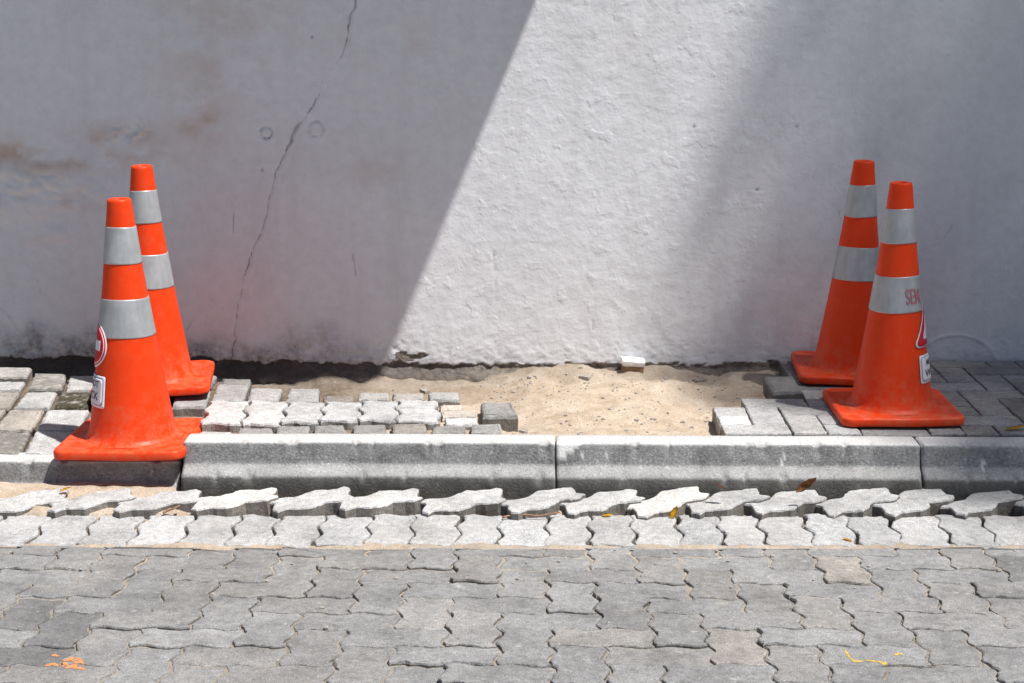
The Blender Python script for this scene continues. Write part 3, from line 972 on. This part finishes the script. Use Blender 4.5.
    attrs = dict(bare=np.clip(bare, 0, 1), mildew=np.clip(mil, 0, 1), stain=stain,
                 crack=np.clip(crack * .95 + .38 * hair + .6 * pits + ring * .75 * np.clip(.5 + fbm(X * 60, Z * 60, 81, 2), 0, 1), 0, .95))
    me = grid_mesh('wall', xs, zs, np.stack([X, Yf, Z], -1), attrs)
    # back and top so that the wall is solid
    bm = bmesh.new(); bm.from_mesh(me)
    zt = float(zs[-1]); zb = float(zs[0]); xa, xb = float(xs[0]), float(xs[-1])
    yb = YW + BAT * (zt - S) + .30
    v = [bm.verts.new(c) for c in ((xa, yb, zb), (xb, yb, zb), (xb, yb, zt), (xa, yb, zt), (xa, YW + BAT * (zt - S) - .03, zt + .002), (xb, YW + BAT * (zt - S) - .03, zt + .002),
                                   (xb, yb, zt + .002), (xa, yb, zt + .002))]
    bm.faces.new((v[1], v[0], v[3], v[2])); bm.faces.new((v[4], v[5], v[6], v[7]))
    for x, qa, qb in ((xa, v[0], v[3]), (xb, v[1], v[2])):
        f1 = bm.verts.new((x, YW + BAT * (zb - S), zb)); f2 = bm.verts.new((x, YW + BAT * (zt - S), zt))
        bm.faces.new((f1, qa, qb, f2))
    bm.to_mesh(me); bm.free()
    o = link_mesh('plaster_wall', me, M_WALL)
    setp(o, 'old white plastered wall with a long crack and crumbling foot', 'wall')


build_wall()

# ------------------------------------------------------------------ sun direction, unseen canopy slab and tree added to cast the shade
P1, P2 = at_wall(537, 0), at_wall(395, 345)
VX = (P1.x - P2.x) / (P1.z - P2.z)
VY = .195
SUN = Vector((VX, -VY, 1.0)).normalized()
HA = 2.55
xa_ = P1.x + VX * (HA - P1.z)
yfront = (YW - .06) - VY * (HA - S)
bm = bmesh.new()
bmesh.ops.create_cube(bm, size=1)
yback = YW + BAT * (HA - S) + .05
for v in bm.verts:
    v.co = Vector((-3.2 if v.co.x < 0 else 3.2, (yfront - yback) if v.co.y < 0 else 0, .14 * (v.co.z + .5)))
bmesh.ops.bevel(bm, geom=bm.edges[:], offset=.006, segments=2, affect='EDGES')
can = from_bm('shade_slab', bm, M_SLAB, None, (xa_ - 3.2, yback, HA))
setp(can, 'unseen concrete canopy slab added above the wall to shade its left part', 'canopy')


def build_shade_tree():
    hC = 12.5; R0 = 3.12
    cu, cv = 3.50, 6.52
    C = Vector((cu + VX * hC, cv - VY * hC, hC))
    t = empty('shade_tree', (C.x, 6.6, 0), label='unseen leafy tree added behind the wall to shade its right part', cat='tree')
    bm = bmesh.new()
    def limb(p, q, r0, r1, n=8, segs=7):
        prev = None; p = Vector(p); q = Vector(q); dirn = (q - p).normalized()
        a = dirn.orthogonal().normalized(); b = dirn.cross(a)
        for s in range(segs + 1):
            k = s / segs; c = p.lerp(q, k) + Vector((math.sin(k * 5) * .05, math.cos(k * 4) * .05, 0)) * (1 if 0 < s < segs else 0); r = r0 + (r1 - r0) * k
            ring = [bm.verts.new(c + (a * math.cos(2 * math.pi * m / n) + b * math.sin(2 * math.pi * m / n)) * r) for m in range(n)]
            if prev:
                for m in range(n): bm.faces.new((prev[m], prev[(m + 1) % n], ring[(m + 1) % n], ring[m]))
            prev = ring
    off = Vector((C.x, 6.6, 0))
    limb((0, 0, 0), Vector((C.x, C.y + .6, hC - 2.0)) - off, .24, .15)
    for k in range(9):
        a = k * 2.4; e = C + Vector((math.cos(a) * 2.0, math.sin(a) * 2.0, random.uniform(-.6, 1.8)))
        limb(Vector((C.x, C.y + .6, hC - 2.1)) - off, e - off, .10, .02, 6)
    from_bm('trunk', bm, M_BARK, t, smooth=True)
    n = 95000
    pts = rng.normal(size=(n, 3)); pts /= np.linalg.norm(pts, axis=1)[:, None]
    pts *= (R0 * rng.random(n) ** (1 / 3.))[:, None]
    # uneven outline, denser and looser clumps
    cl = fbm(pts[:, 0] * .9 + 5, pts[:, 1] * .9 + pts[:, 2] * .7, 91, 2)
    pts = pts[(cl > -.35) | (pts[:, 0] < .3)]
    # further crown lobes, right and over the street, added to deepen the shade
    for (lu, lv, lh, lr, ln) in ((6.6, 6.2, -1.2, 2.9, 26000), (4.75, 3.3, -.4, 3.0, 34000), (7.6, 3.4, -2.2, 2.8, 22000), (5.6, 8.6, -1.0, 2.6, 14000)):
        q = rng.normal(size=(ln, 3)); q /= np.linalg.norm(q, axis=1)[:, None]; q *= (lr * rng.random(ln) ** (1 / 3.))[:, None]
        hh = hC + lh
        pts = np.concatenate([pts, q + np.array([lu + VX * hh - C.x, lv - VY * hh - C.y, lh])])
    m = rng.normal(size=pts.shape); m /= np.linalg.norm(m, axis=1)[:, None]
    a = np.cross(m, rng.normal(size=pts.shape)); a /= np.linalg.norm(a, axis=1)[:, None]
    b = np.cross(m, a)
    L = rng.uniform(.035, .056, len(pts))[:, None]; c = pts + np.array(C - off)
    V = np.stack([c - a * L, c + b * L * .5, c + a * L, c - b * L * .5], 1).reshape(-1, 3)
    F = np.arange(len(V)).reshape(-1, 4).tolist()
    me = bpy.data.meshes.new('crown'); me.from_pydata(V.tolist(), [], F); me.update()
    link_mesh('crown', me, M_LEAF, t)


build_shade_tree()

# ------------------------------------------------------------------ traffic cones
HC, RT, RB, ZB = .70, .0325, .122, .030


def crad(z):
    t = (HC - z) / (HC - ZB)
    return RT + .0672 * t + .0223 * t * t


def lathe(prof, n=72):
    bm = bmesh.new(); rows = []
    for r, z in prof:
        if r < 1e-6: rows.append([bm.verts.new((0, 0, z))])
        else: rows.append([bm.verts.new((r * math.cos(2 * math.pi * k / n), r * math.sin(2 * math.pi * k / n), z)) for k in range(n)])
    for a, b in zip(rows[:-1], rows[1:]):
        for k in range(n):
            k2 = (k + 1) % n
            if len(a) == 1: bm.faces.new((a[0], b[k], b[k2])) if len(b) > 1 else None
            elif len(b) == 1: bm.faces.new((a[k], a[k2], b[0]))
            else: bm.faces.new((a[k], a[k2], b[k2], b[k]))
    for f in bm.faces: f.smooth = True
    return bm


def grime_layer(bm, fn):
    l = bm.verts.layers.float.get('grime') or bm.verts.layers.float.new('grime')
    for v in bm.verts: v[l] = fn(v.co)


def cone_body(seed):
    prof = [(crad(ZB) + .014, ZB - .0045), (crad(ZB) + .011, ZB - .001), (crad(ZB) + .005, ZB + .003), (crad(ZB) + .001, ZB + .010)]
    for z in np.linspace(.05, HC - .012, 26): prof.append((crad(z), float(z)))
    prof += [(crad(HC) + .0005, HC - .007), (RT - .0005, HC - .0025), (RT - .005, HC), (RT - .010, HC - .0005), (RT - .0145, HC - .003), (RT - .016, HC - .010), (RT - .012, HC - .12), (0, HC - .121)]
    bm = lathe(prof)
    rnd = random.Random(seed)
    ph = rnd.uniform(0, 6)
    for v in bm.verts:
        a = math.atan2(v.co.y, v.co.x); k = 1 + .004 * math.sin(2 * a + ph) + .003 * math.sin(3 * a - ph + v.co.z * 9)
        v.co.x *= k; v.co.y *= k
    grime_layer(bm, lambda c: max(0, 1 - (c.z - ZB) / .13) * .9 + .16)
    return bm


def cone_base():
    W, r = .182, .036
    def loop(w, rad, z, wav=0.0):
        pts = []
        for (sx, sy, a0) in ((1, 1, 0), (-1, 1, 90), (-1, -1, 180), (1, -1, 270)):
            for k in range(7):
                a = math.radians(a0 + 15 * k)
                pts.append((sx * (w - rad) + rad * math.cos(a), sy * (w - rad) + rad * math.sin(a), z))
        out = []
        n = len(pts)
        for i in range(n):
            a, b = pts[i], pts[(i + 1) % n]; L = math.dist(a, b); m = max(1, int(L / .03))
            for j in range(m): out.append(tuple(a[q] + (b[q] - a[q]) * j / m for q in range(3)))
        return out
    bm = bmesh.new()
    spec = [(W - .008, r - .008, .004), (W - .001, r, .004), (W, r, .008), (W, r, .022), (W - .002, r - .001, .0265), (W - .008, r - .006, .029), (W - .016, r - .008, .0285), (W - .024, r - .010, .0262), (W - .040, r - .010, .0268)]
    rings = []
    for w, rr, z in spec:
        L = loop(W, r, z)
        sc_ = w / W
        rings.append([bm.verts.new((x * sc_, y * sc_, z + .0012 * math.sin(x * 23 + 1) * math.cos(y * 19))) for x, y, _ in L])
    n = len(rings[0])
    for a, b in zip(rings[:-1], rings[1:]):
        for i in range(n): bm.faces.new((a[i], a[(i + 1) % n], b[(i + 1) % n], b[i])).smooth = True
    # flat top annulus up to the cone foot
    last = rings[-1]
    for k, (rad, z) in enumerate(((.150, .0272), (.136, .0278), (RB + .004, .0278))):
        ring = []
        for v in last:
            d = Vector((v.co.x, v.co.y)); 
            t = (rad / d.length) if k else (rad / d.length * .5 + .5 * (1 if d.length < .16 else .94))
            ring.append(bm.verts.new((v.co.x * t, v.co.y * t, z)))
        for i in range(n): bm.faces.new((last[i], last[(i + 1) % n], ring[(i + 1) % n], ring[i])).smooth = True
        last = ring
    bm.faces.new(last)
    bm.faces.new(list(reversed(rings[0])))
    # small moulded feet
    for sx in (-1, 1):
        for sy in (-1, 1):
            m = bmesh.ops.create_cone(bm, cap_ends=True, segments=12, radius1=.016, radius2=.018, depth=.008)
            for v in m['verts']: v.co += Vector((sx * .145, sy * .145, .003))
    grime_layer(bm, lambda c: .95 if c.z > .024 else .6)
    return bm


def wrap(o2d, phi0, zc, off):
    """wrap flat points (s, h) round the cone"""
    out = []
    for s, h in o2d:
        z = zc + h; r = crad(z); a = phi0 + s / crad(zc)
        out.append((( r + off) * math.cos(a), (r + off) * math.sin(a), z))
    return out


def wrapped_shape(pts, phi0, zc, off, name, mat, parent, label=None, depth=.0006):
    """closed 2D outline filled as a fine fan grid and wrapped on the cone as thin film"""
    bm = bmesh.new()
    cx = sum(p[0] for p in pts) / len(pts); cy = sum(p[1] for p in pts) / len(pts)
    pts = densify(pts, .006)
    n = len(pts); rings = []
    K = 10
    for k in range(1, K + 1):
        t = k / K
        rings.append([bm.verts.new(c) for c in wrap([(cx + (x - cx) * t, cy + (y - cy) * t) for x, y in pts], phi0, zc, off)])
    rim = [bm.verts.new(c) for c in wrap(pts, phi0, zc, off - depth)]
    c0 = bm.verts.new(wrap([(cx, cy)], phi0, zc, off)[0])
    for i in range(n): bm.faces.new((c0, rings[0][i], rings[0][(i + 1) % n]))
    for a, b in zip(rings[:-1] + [rings[-1]], rings[1:] + [rim]):
        for i in range(n): bm.faces.new((a[i], b[i], b[(i + 1) % n], a[(i + 1) % n]))
    bmesh.ops.recalc_face_normals(bm, faces=bm.faces)
    o = from_bm(name, bm, mat, parent, smooth=True)
    if label: o['label'] = label
    return o


def rrect(w, h, r):
    out = []
    for (sx, sy, a0) in ((1, 1, 0), (-1, 1, 90), (-1, -1, 180), (1, -1, 270)):
        for k in range(5):
            a = math.radians(a0 + 22.5 * k); out.append((sx * (w / 2 - r) + r * math.cos(a), sy * (h / 2 - r) + r * math.sin(a)))
    return out


def circle(r, n=40): return [(r * math.cos(2 * math.pi * k / n), r * math.sin(2 * math.pi * k / n)) for k in range(n)]


def rtri(R_, r):
    out = []
    for k in range(3):
        a0 = math.radians(90 + 120 * k); c = ((R_ - 2 * r) * math.cos(a0), (R_ - 2 * r) * math.sin(a0))
        for j in range(-3, 4):
            a = a0 + math.radians(20 * j); out.append((c[0] + r * math.cos(a), c[1] + r * math.sin(a)))
    return out


def wrapped_text(txt, size, phi0, zc, off, name, mat, parent, sx=1.0, slant=0.0, dh=0.0, label=None):
    cu = bpy.data.curves.new(name, 'FONT'); cu.body = txt; cu.size = size; cu.align_x = 'CENTER'; cu.align_y = 'CENTER'
    cu.offset = size * .012
    tmp = bpy.data.objects.new(name, cu); COL.objects.link(tmp)
    dg = bpy.context.evaluated_depsgraph_get(); dg.update()
    me = bpy.data.meshes.new_from_object(tmp.evaluated_get(dg))
    COL.objects.unlink(tmp); bpy.data.objects.remove(tmp)
    bm = bmesh.new(); bm.from_mesh(me)
    bmesh.ops.triangulate(bm, faces=bm.faces)
    for _ in range(3):
        es = [e for e in bm.edges if e.calc_length() > .009]
        if not es: break
        bmesh.ops.subdivide_edges(bm, edges=es, cuts=1)
        bmesh.ops.triangulate(bm, faces=bm.faces)
    for v in bm.verts:
        v.co = Vector(wrap([(v.co.x * sx + slant * v.co.y, v.co.y + dh)], phi0, zc, off)[0])
    o = from_bm(name, bm, mat, parent)
    if label: o['label'] = label
    return o


def make_cone(loc, rot, scale, label, seed):
    t = empty('traffic_cone', loc, rot, label, 'traffic cone', 'orange traffic cones around the dug-up pavement')
    t.scale = (scale,) * 3
    from_bm('base', cone_base(), M_ORANGE, t)
    from_bm('cone_body', cone_body(seed), M_ORANGE, t)
    for za, zb in ((.523, .6245), (.320, .4265)):
        prof = [(crad(za) + .0002, za), (crad(za) + .0016, za + .0008)]
        for z in np.linspace(za + .004, zb - .004, 10): prof.append((crad(z) + .0016, float(z)))
        prof += [(crad(zb) + .0016, zb - .0008), (crad(zb) + .0002, zb)]
        bm = lathe(prof)
        rnd = random.Random(seed); ph = rnd.uniform(0, 6)
        rnd2 = random.Random(seed * 7 + int(za * 1000)); ph2 = rnd2.uniform(0, 6)
        ph = random.Random(seed).uniform(0, 6)
        for v in bm.verts:
            a = math.atan2(v.co.y, v.co.x); k = 1 + .004 * math.sin(2 * a + ph) + .003 * math.sin(3 * a - ph + v.co.z * 9)
            v.co.x *= k; v.co.y *= k
            v.co.z += .0012 * math.sin(a * 2 + ph2)
        from_bm('reflective_band', bm, M_BAND, t)
        # overlap seam of the sheeting
        a0 = ph2 - 1.2 if seed != 2 else -.62
        seam = [(-.0012, -(zb - za) / 2 + .002), (.0012, -(zb - za) / 2 + .002), (.0012, (zb - za) / 2 - .002), (-.0012, (zb - za) / 2 - .002)]
    return t


def zat(o): return o


c1p = at(133.5, 443, S - .044)
c2p = at(155, 384.5, S)
c3p = at(891, 412.5, S)
c4p = at(850.5, 374, S)
CZ1 = S - .050
cone1 = make_cone((c1p.x, c1p.y, CZ1 + .004), (math.radians(-.6), math.radians(-.45), math.radians(-2)), 1.035, 'orange cone at front left on the low kerb, with a red and white sign', 1)
cone2 = make_cone((c2p.x, c2p.y, S + .003), (0, math.radians(-.6), math.radians(7)), 1.012, 'orange cone by the wall at rear left, behind the front left cone', 2)
cone3 = make_cone((c3p.x, c3p.y, S + .003), (0, math.radians(-.5), math.radians(0)), 1.0, 'orange cone at front right behind the kerb, with red letters on its lower band', 3)
cone4 = make_cone((c4p.x, c4p.y, S + .003), (0, math.radians(.9), math.radians(-4)), 1.01, 'orange cone in shade by the wall at rear right', 4)

# stickers, front left cone: round no-entry sign and a printed plate
OFF = .0030
phL = math.radians(180 + 18)
s = wrapped_shape(circle(.064), phL, .297, OFF, 'sign_sticker', M_WHITE, cone1, 'round red and white no entry sticker')
wrapped_shape(circle(.0595), phL, .297, OFF + .0009, 'sign_disc', M_RED, s)
wrapped_shape(circle(.055), phL, .297, OFF + .0013, 'sign_ring', M_WHITE, s)
wrapped_shape(circle(.0525), phL, .297, OFF + .0017, 'sign_face', M_RED, s)
wrapped_shape([(-.038, -.014), (.038, -.014), (.038, .014), (-.038, .014)], phL, .297, OFF + .0022, 'sign_bar', M_WHITE, s)
s = wrapped_shape(rrect(.155, .088, .006), phL, .171, OFF, 'text_sticker', M_WHITE, cone1, 'white printed plate with a dark border')
wrapped_shape(rrect(.141, .075, .010), phL, .171, OFF + .0009, 'sticker_border', M_LINE, s)
wrapped_shape(rrect(.137, .071, .009), phL, .171, OFF + .0014, 'sticker_field', M_WHITE, s)
wrapped_text('DO NOT', .026, phL, .171, OFF + .0020, 'sticker_text', M_INK, s, 1.0, 0, .019)
wrapped_text('BLOCK', .030, phL, .171, OFF + .0020, 'sticker_text', M_INK, s, 1.1, 0, -.014)

# stickers, front right cone
phR = math.radians(-13)
s = wrapped_shape(rtri(.094, .012), phR, .262, OFF, 'sign_sticker', M_WHITE, cone3, 'red and white warning triangle sticker')
wrapped_shape(rtri(.086, .011), phR, .262, OFF + .0009, 'sign_frame', M_RED, s)
wrapped_shape(rtri(.050, .006), phR, .262, OFF + .0015, 'sign_face', M_WHITE, s)
s = wrapped_shape(rrect(.150, .084, .006), phR, .150, OFF, 'text_sticker', M_WHITE, cone3, 'white printed plate with a thin border')
wrapped_shape(rrect(.137, .072, .010), phR, .150, OFF + .0009, 'sticker_border', M_LINE, s)
wrapped_shape(rrect(.134, .069, .009), phR, .150, OFF + .0014, 'sticker_field', M_WHITE, s)
wrapped_text('MEN AT', .025, phR, .150, OFF + .0020, 'sticker_text', M_INK, s, 1.0, 0, .017)
wrapped_text('WORK', .030, phR, .150, OFF + .0020, 'sticker_text', M_INK, s, 1.15, 0, -.014)
s = wrapped_text('SEM', .064, math.radians(-59), .367, .0032, 'band_lettering', M_PRINT, cone3, .50, -.10, 0, 'red stencilled letters on the lower band')

# ------------------------------------------------------------------ leaves, twigs, rubble
def leaf(name, loc, length, width, rot, curl, mat, label, cat='leaf'):
    bm = bmesh.new(); n = 12; rows = []
    for i in range(n + 1):
        t = i / n; w = width * math.sin(math.pi * t ** .8) ** .8 * .5 + .0004
        a = curl * (t - .2)
        x = length * (math.sin(a) / curl if abs(curl) > 1e-3 else t); z = length * ((1 - math.cos(a)) / curl if abs(curl) > 1e-3 else 0)
        rows.append([bm.verts.new((x, w * k + .001 * math.sin(i * 1.7), z + abs(k) ** 1.5 * w * .45)) for k in (-1, -.5, 0, .5, 1)])
    for a, b in zip(rows[:-1], rows[1:]):
        for k in range(4): bm.faces.new((a[k], b[k], b[k + 1], a[k + 1])).smooth = True
    r = bmesh.ops.solidify(bm, geom=bm.faces[:], thickness=.0007)
    o = from_bm(name, bm, mat, None, loc); o.rotation_euler = rot
    setp(o, label, cat); return o


def twig(name, a, b, r, label, bend=.006):
    bm = bmesh.new(); a, b = Vector(a), Vector(b); n = 9; segs = 14; prev = None
    d = (b - a).normalized(); u = d.orthogonal().normalized(); v = d.cross(u)
    for s_ in range(segs + 1):
        k = s_ / segs; c = (b - a) * k + Vector((0, math.sin(k * 7) * bend, abs(math.sin(k * 5)) * bend * .6)); rr = r * (1 - .55 * k) * random.uniform(.85, 1.15)
        ring = [bm.verts.new(c + (u * math.cos(6.283 * m / n) + v * math.sin(6.283 * m / n)) * rr) for m in range(n)]
        if prev:
            for m in range(n): bm.faces.new((prev[m], prev[(m + 1) % n], ring[(m + 1) % n], ring[m])).smooth = True
        else: bm.faces.new(list(reversed(ring)))
        prev = ring
    bm.faces.new(prev)
    o = from_bm(name, bm, M_TWIG, None, a); setp(o, label, 'twig'); return o


p = at(800, 489, .075)
leaf('dry_leaf', p, .075, .020, (math.radians(75), math.radians(-38), math.radians(12)), 1.1, M_LEAFBROWN, 'curled brown dry leaf standing upright against the right kerb')
p = at(725, 489, .07)
leaf('dry_leaf', p, .05, .014, (math.radians(20), math.radians(-10), math.radians(160)), .8, M_LEAFBROWN, 'small brown dry leaf lying on a tilted paver below the kerb')
p = at(604, 516, .006)
leaf('yellow_leaf', p, .032, .014, (.2, 0, .2), .5, M_LEAFYEL, 'small yellow leaf between loose pavers and edge row, left one near the middle')
p = at(672, 516, .008)
leaf('yellow_leaf', p, .04, .016, (.9, -1.0, .5), .6, M_LEAFYEL, 'small yellow leaf standing in the joint right of the photo middle')
p = at(62, 491, .042)
leaf('yellow_leaf', p, .036, .014, (.1, -.15, .35), .5, M_LEAFYEL, 'yellow green leaf on the sand by the low left kerb')
p = at(1010, 429.5, S + .003)
leaf('yellow_leaf', p, .075, .018, (.1, -.05, .2), .4, M_LEAFYEL, 'yellow leaf on the right pavement by the photo edge')
p = at(850, 541, .004)
leaf('yellow_leaf', p, .03, .012, (.2, 0, 2.4), .5, M_LEAFYEL, 'tiny yellow leaf scrap at the front of the edge row on the right')
twig('twig', at(502, 517.5, .008), at(560, 514, .012), .0035, 'thin brown twig lying along the edge row near the middle')
twig('twig', at(163, 513, .012), at(180, 506, .028), .004, 'short reddish twig poking from the sand beside the low kerb', .002)


def rock(name, loc, dims, mat, label, cat, rot=(0, 0, 0), seed=0, parent=None):
    bm = bmesh.new(); bmesh.ops.create_cube(bm, size=1)
    bmesh.ops.subdivide_edges(bm, edges=bm.edges[:], cuts=5, use_grid_fill=True)
    rn = random.Random(seed)
    for v in bm.verts:
        c = v.co.copy(); k = 1 - .18 * max(0, c.length - .5)
        nz = .10 * float(fbm(np.array(c.x * 3 + seed), np.array(c.y * 3 + c.z * 2.3), 100 + seed, 3))
        v.co = Vector((c.x * dims[0], c.y * dims[1], (c.z + .5) * dims[2])) * 1.0
        v.co.x *= k + nz; v.co.y *= k + nz; v.co.z *= 1 + nz
    o = from_bm(name, bm, mat, parent, loc); o.rotation_euler = rot
    if label: setp(o, label, cat)
    return o


p = at_wall(632, 366)
br = rock('brick_piece', (p.x, YW - .022, p.z - .014), (.078, .05, .026), M_BRICK, 'brown brick piece with white plaster on top, stuck in the wall foot', 'brick', seed=3)
rock('plaster_cap', (0.0, -.004, .027), (.080, .05, .017), M_CHIP, None, None, (.16, .09, .1), 5, br)
for k, (px, py, d, lab) in enumerate(((425, 384.5, (.035, .022, .014), 'grey flat stone on the soil below the wall, behind the zigzag row'), (667, 381, (.02, .014, .012), 'small dark stone on the sand near the wall'),
                                      (523, 430, (.022, .018, .012), 'pebble beside the loose end block'),
                                      (585, 374, (.04, .025, .014), 'broken plaster crumb at the wall foot, left of the brick piece'), (700, 373, (.05, .025, .013), 'broken plaster crumb at the wall foot, right of the brick piece'))):
    q = at(px, py, S - .035)
    q.y = min(q.y, YW - .03)
    rock('rubble', (q.x, q.y, sandz(q.x, q.y) - .004), d, M_STONE, lab, 'stone', (0, 0, random.uniform(0, 3)), 20 + k)

# ------------------------------------------------------------------ world, sun, camera
W = bpy.data.worlds.new('World'); SC.world = W; W.use_nodes = True
nt = W.node_tree; bg = nt.nodes['Background']
sky = nt.nodes.new('ShaderNodeTexSky'); sky.sky_type = 'NISHITA'; sky.sun_disc = False
elev = math.asin(SUN.z)
sky.sun_elevation = elev; sky.sun_rotation = math.atan2(SUN.x, SUN.y)
sky.air_density = 1.0; sky.dust_density = 1.5; sky.ozone_density = 1.0
nt.links.new(sky.outputs[0], bg.inputs[0]); bg.inputs[1].default_value = .056
sl = bpy.data.lights.new('sun', 'SUN'); sl.energy = 4.9; sl.angle = math.radians(.8); sl.color = (1.0, .965, .92)
so = bpy.data.objects.new('sun', sl); COL.objects.link(so); so.location = (3, -2, 9)
so.rotation_euler = (-SUN).to_track_quat('-Z', 'Y').to_euler()

cam = bpy.data.cameras.new('camera'); cam.sensor_width = 36; cam.lens = FPX / 1024 * 36; cam.clip_end = 2000; cam.clip_start = .05
co = bpy.data.objects.new('camera', cam); COL.objects.link(co)
co.location = (0, 0, CAMZ); co.rotation_euler = (math.pi / 2 - PITCH, 0, 0)
SC.camera = co
SC.view_settings.view_transform = 'Standard'; SC.view_settings.look = 'None'
SC.view_settings.exposure = 0.39; SC.view_settings.gamma = 1.0; SC.view_settings.use_curve_mapping = False
SC.render.film_transparent = False
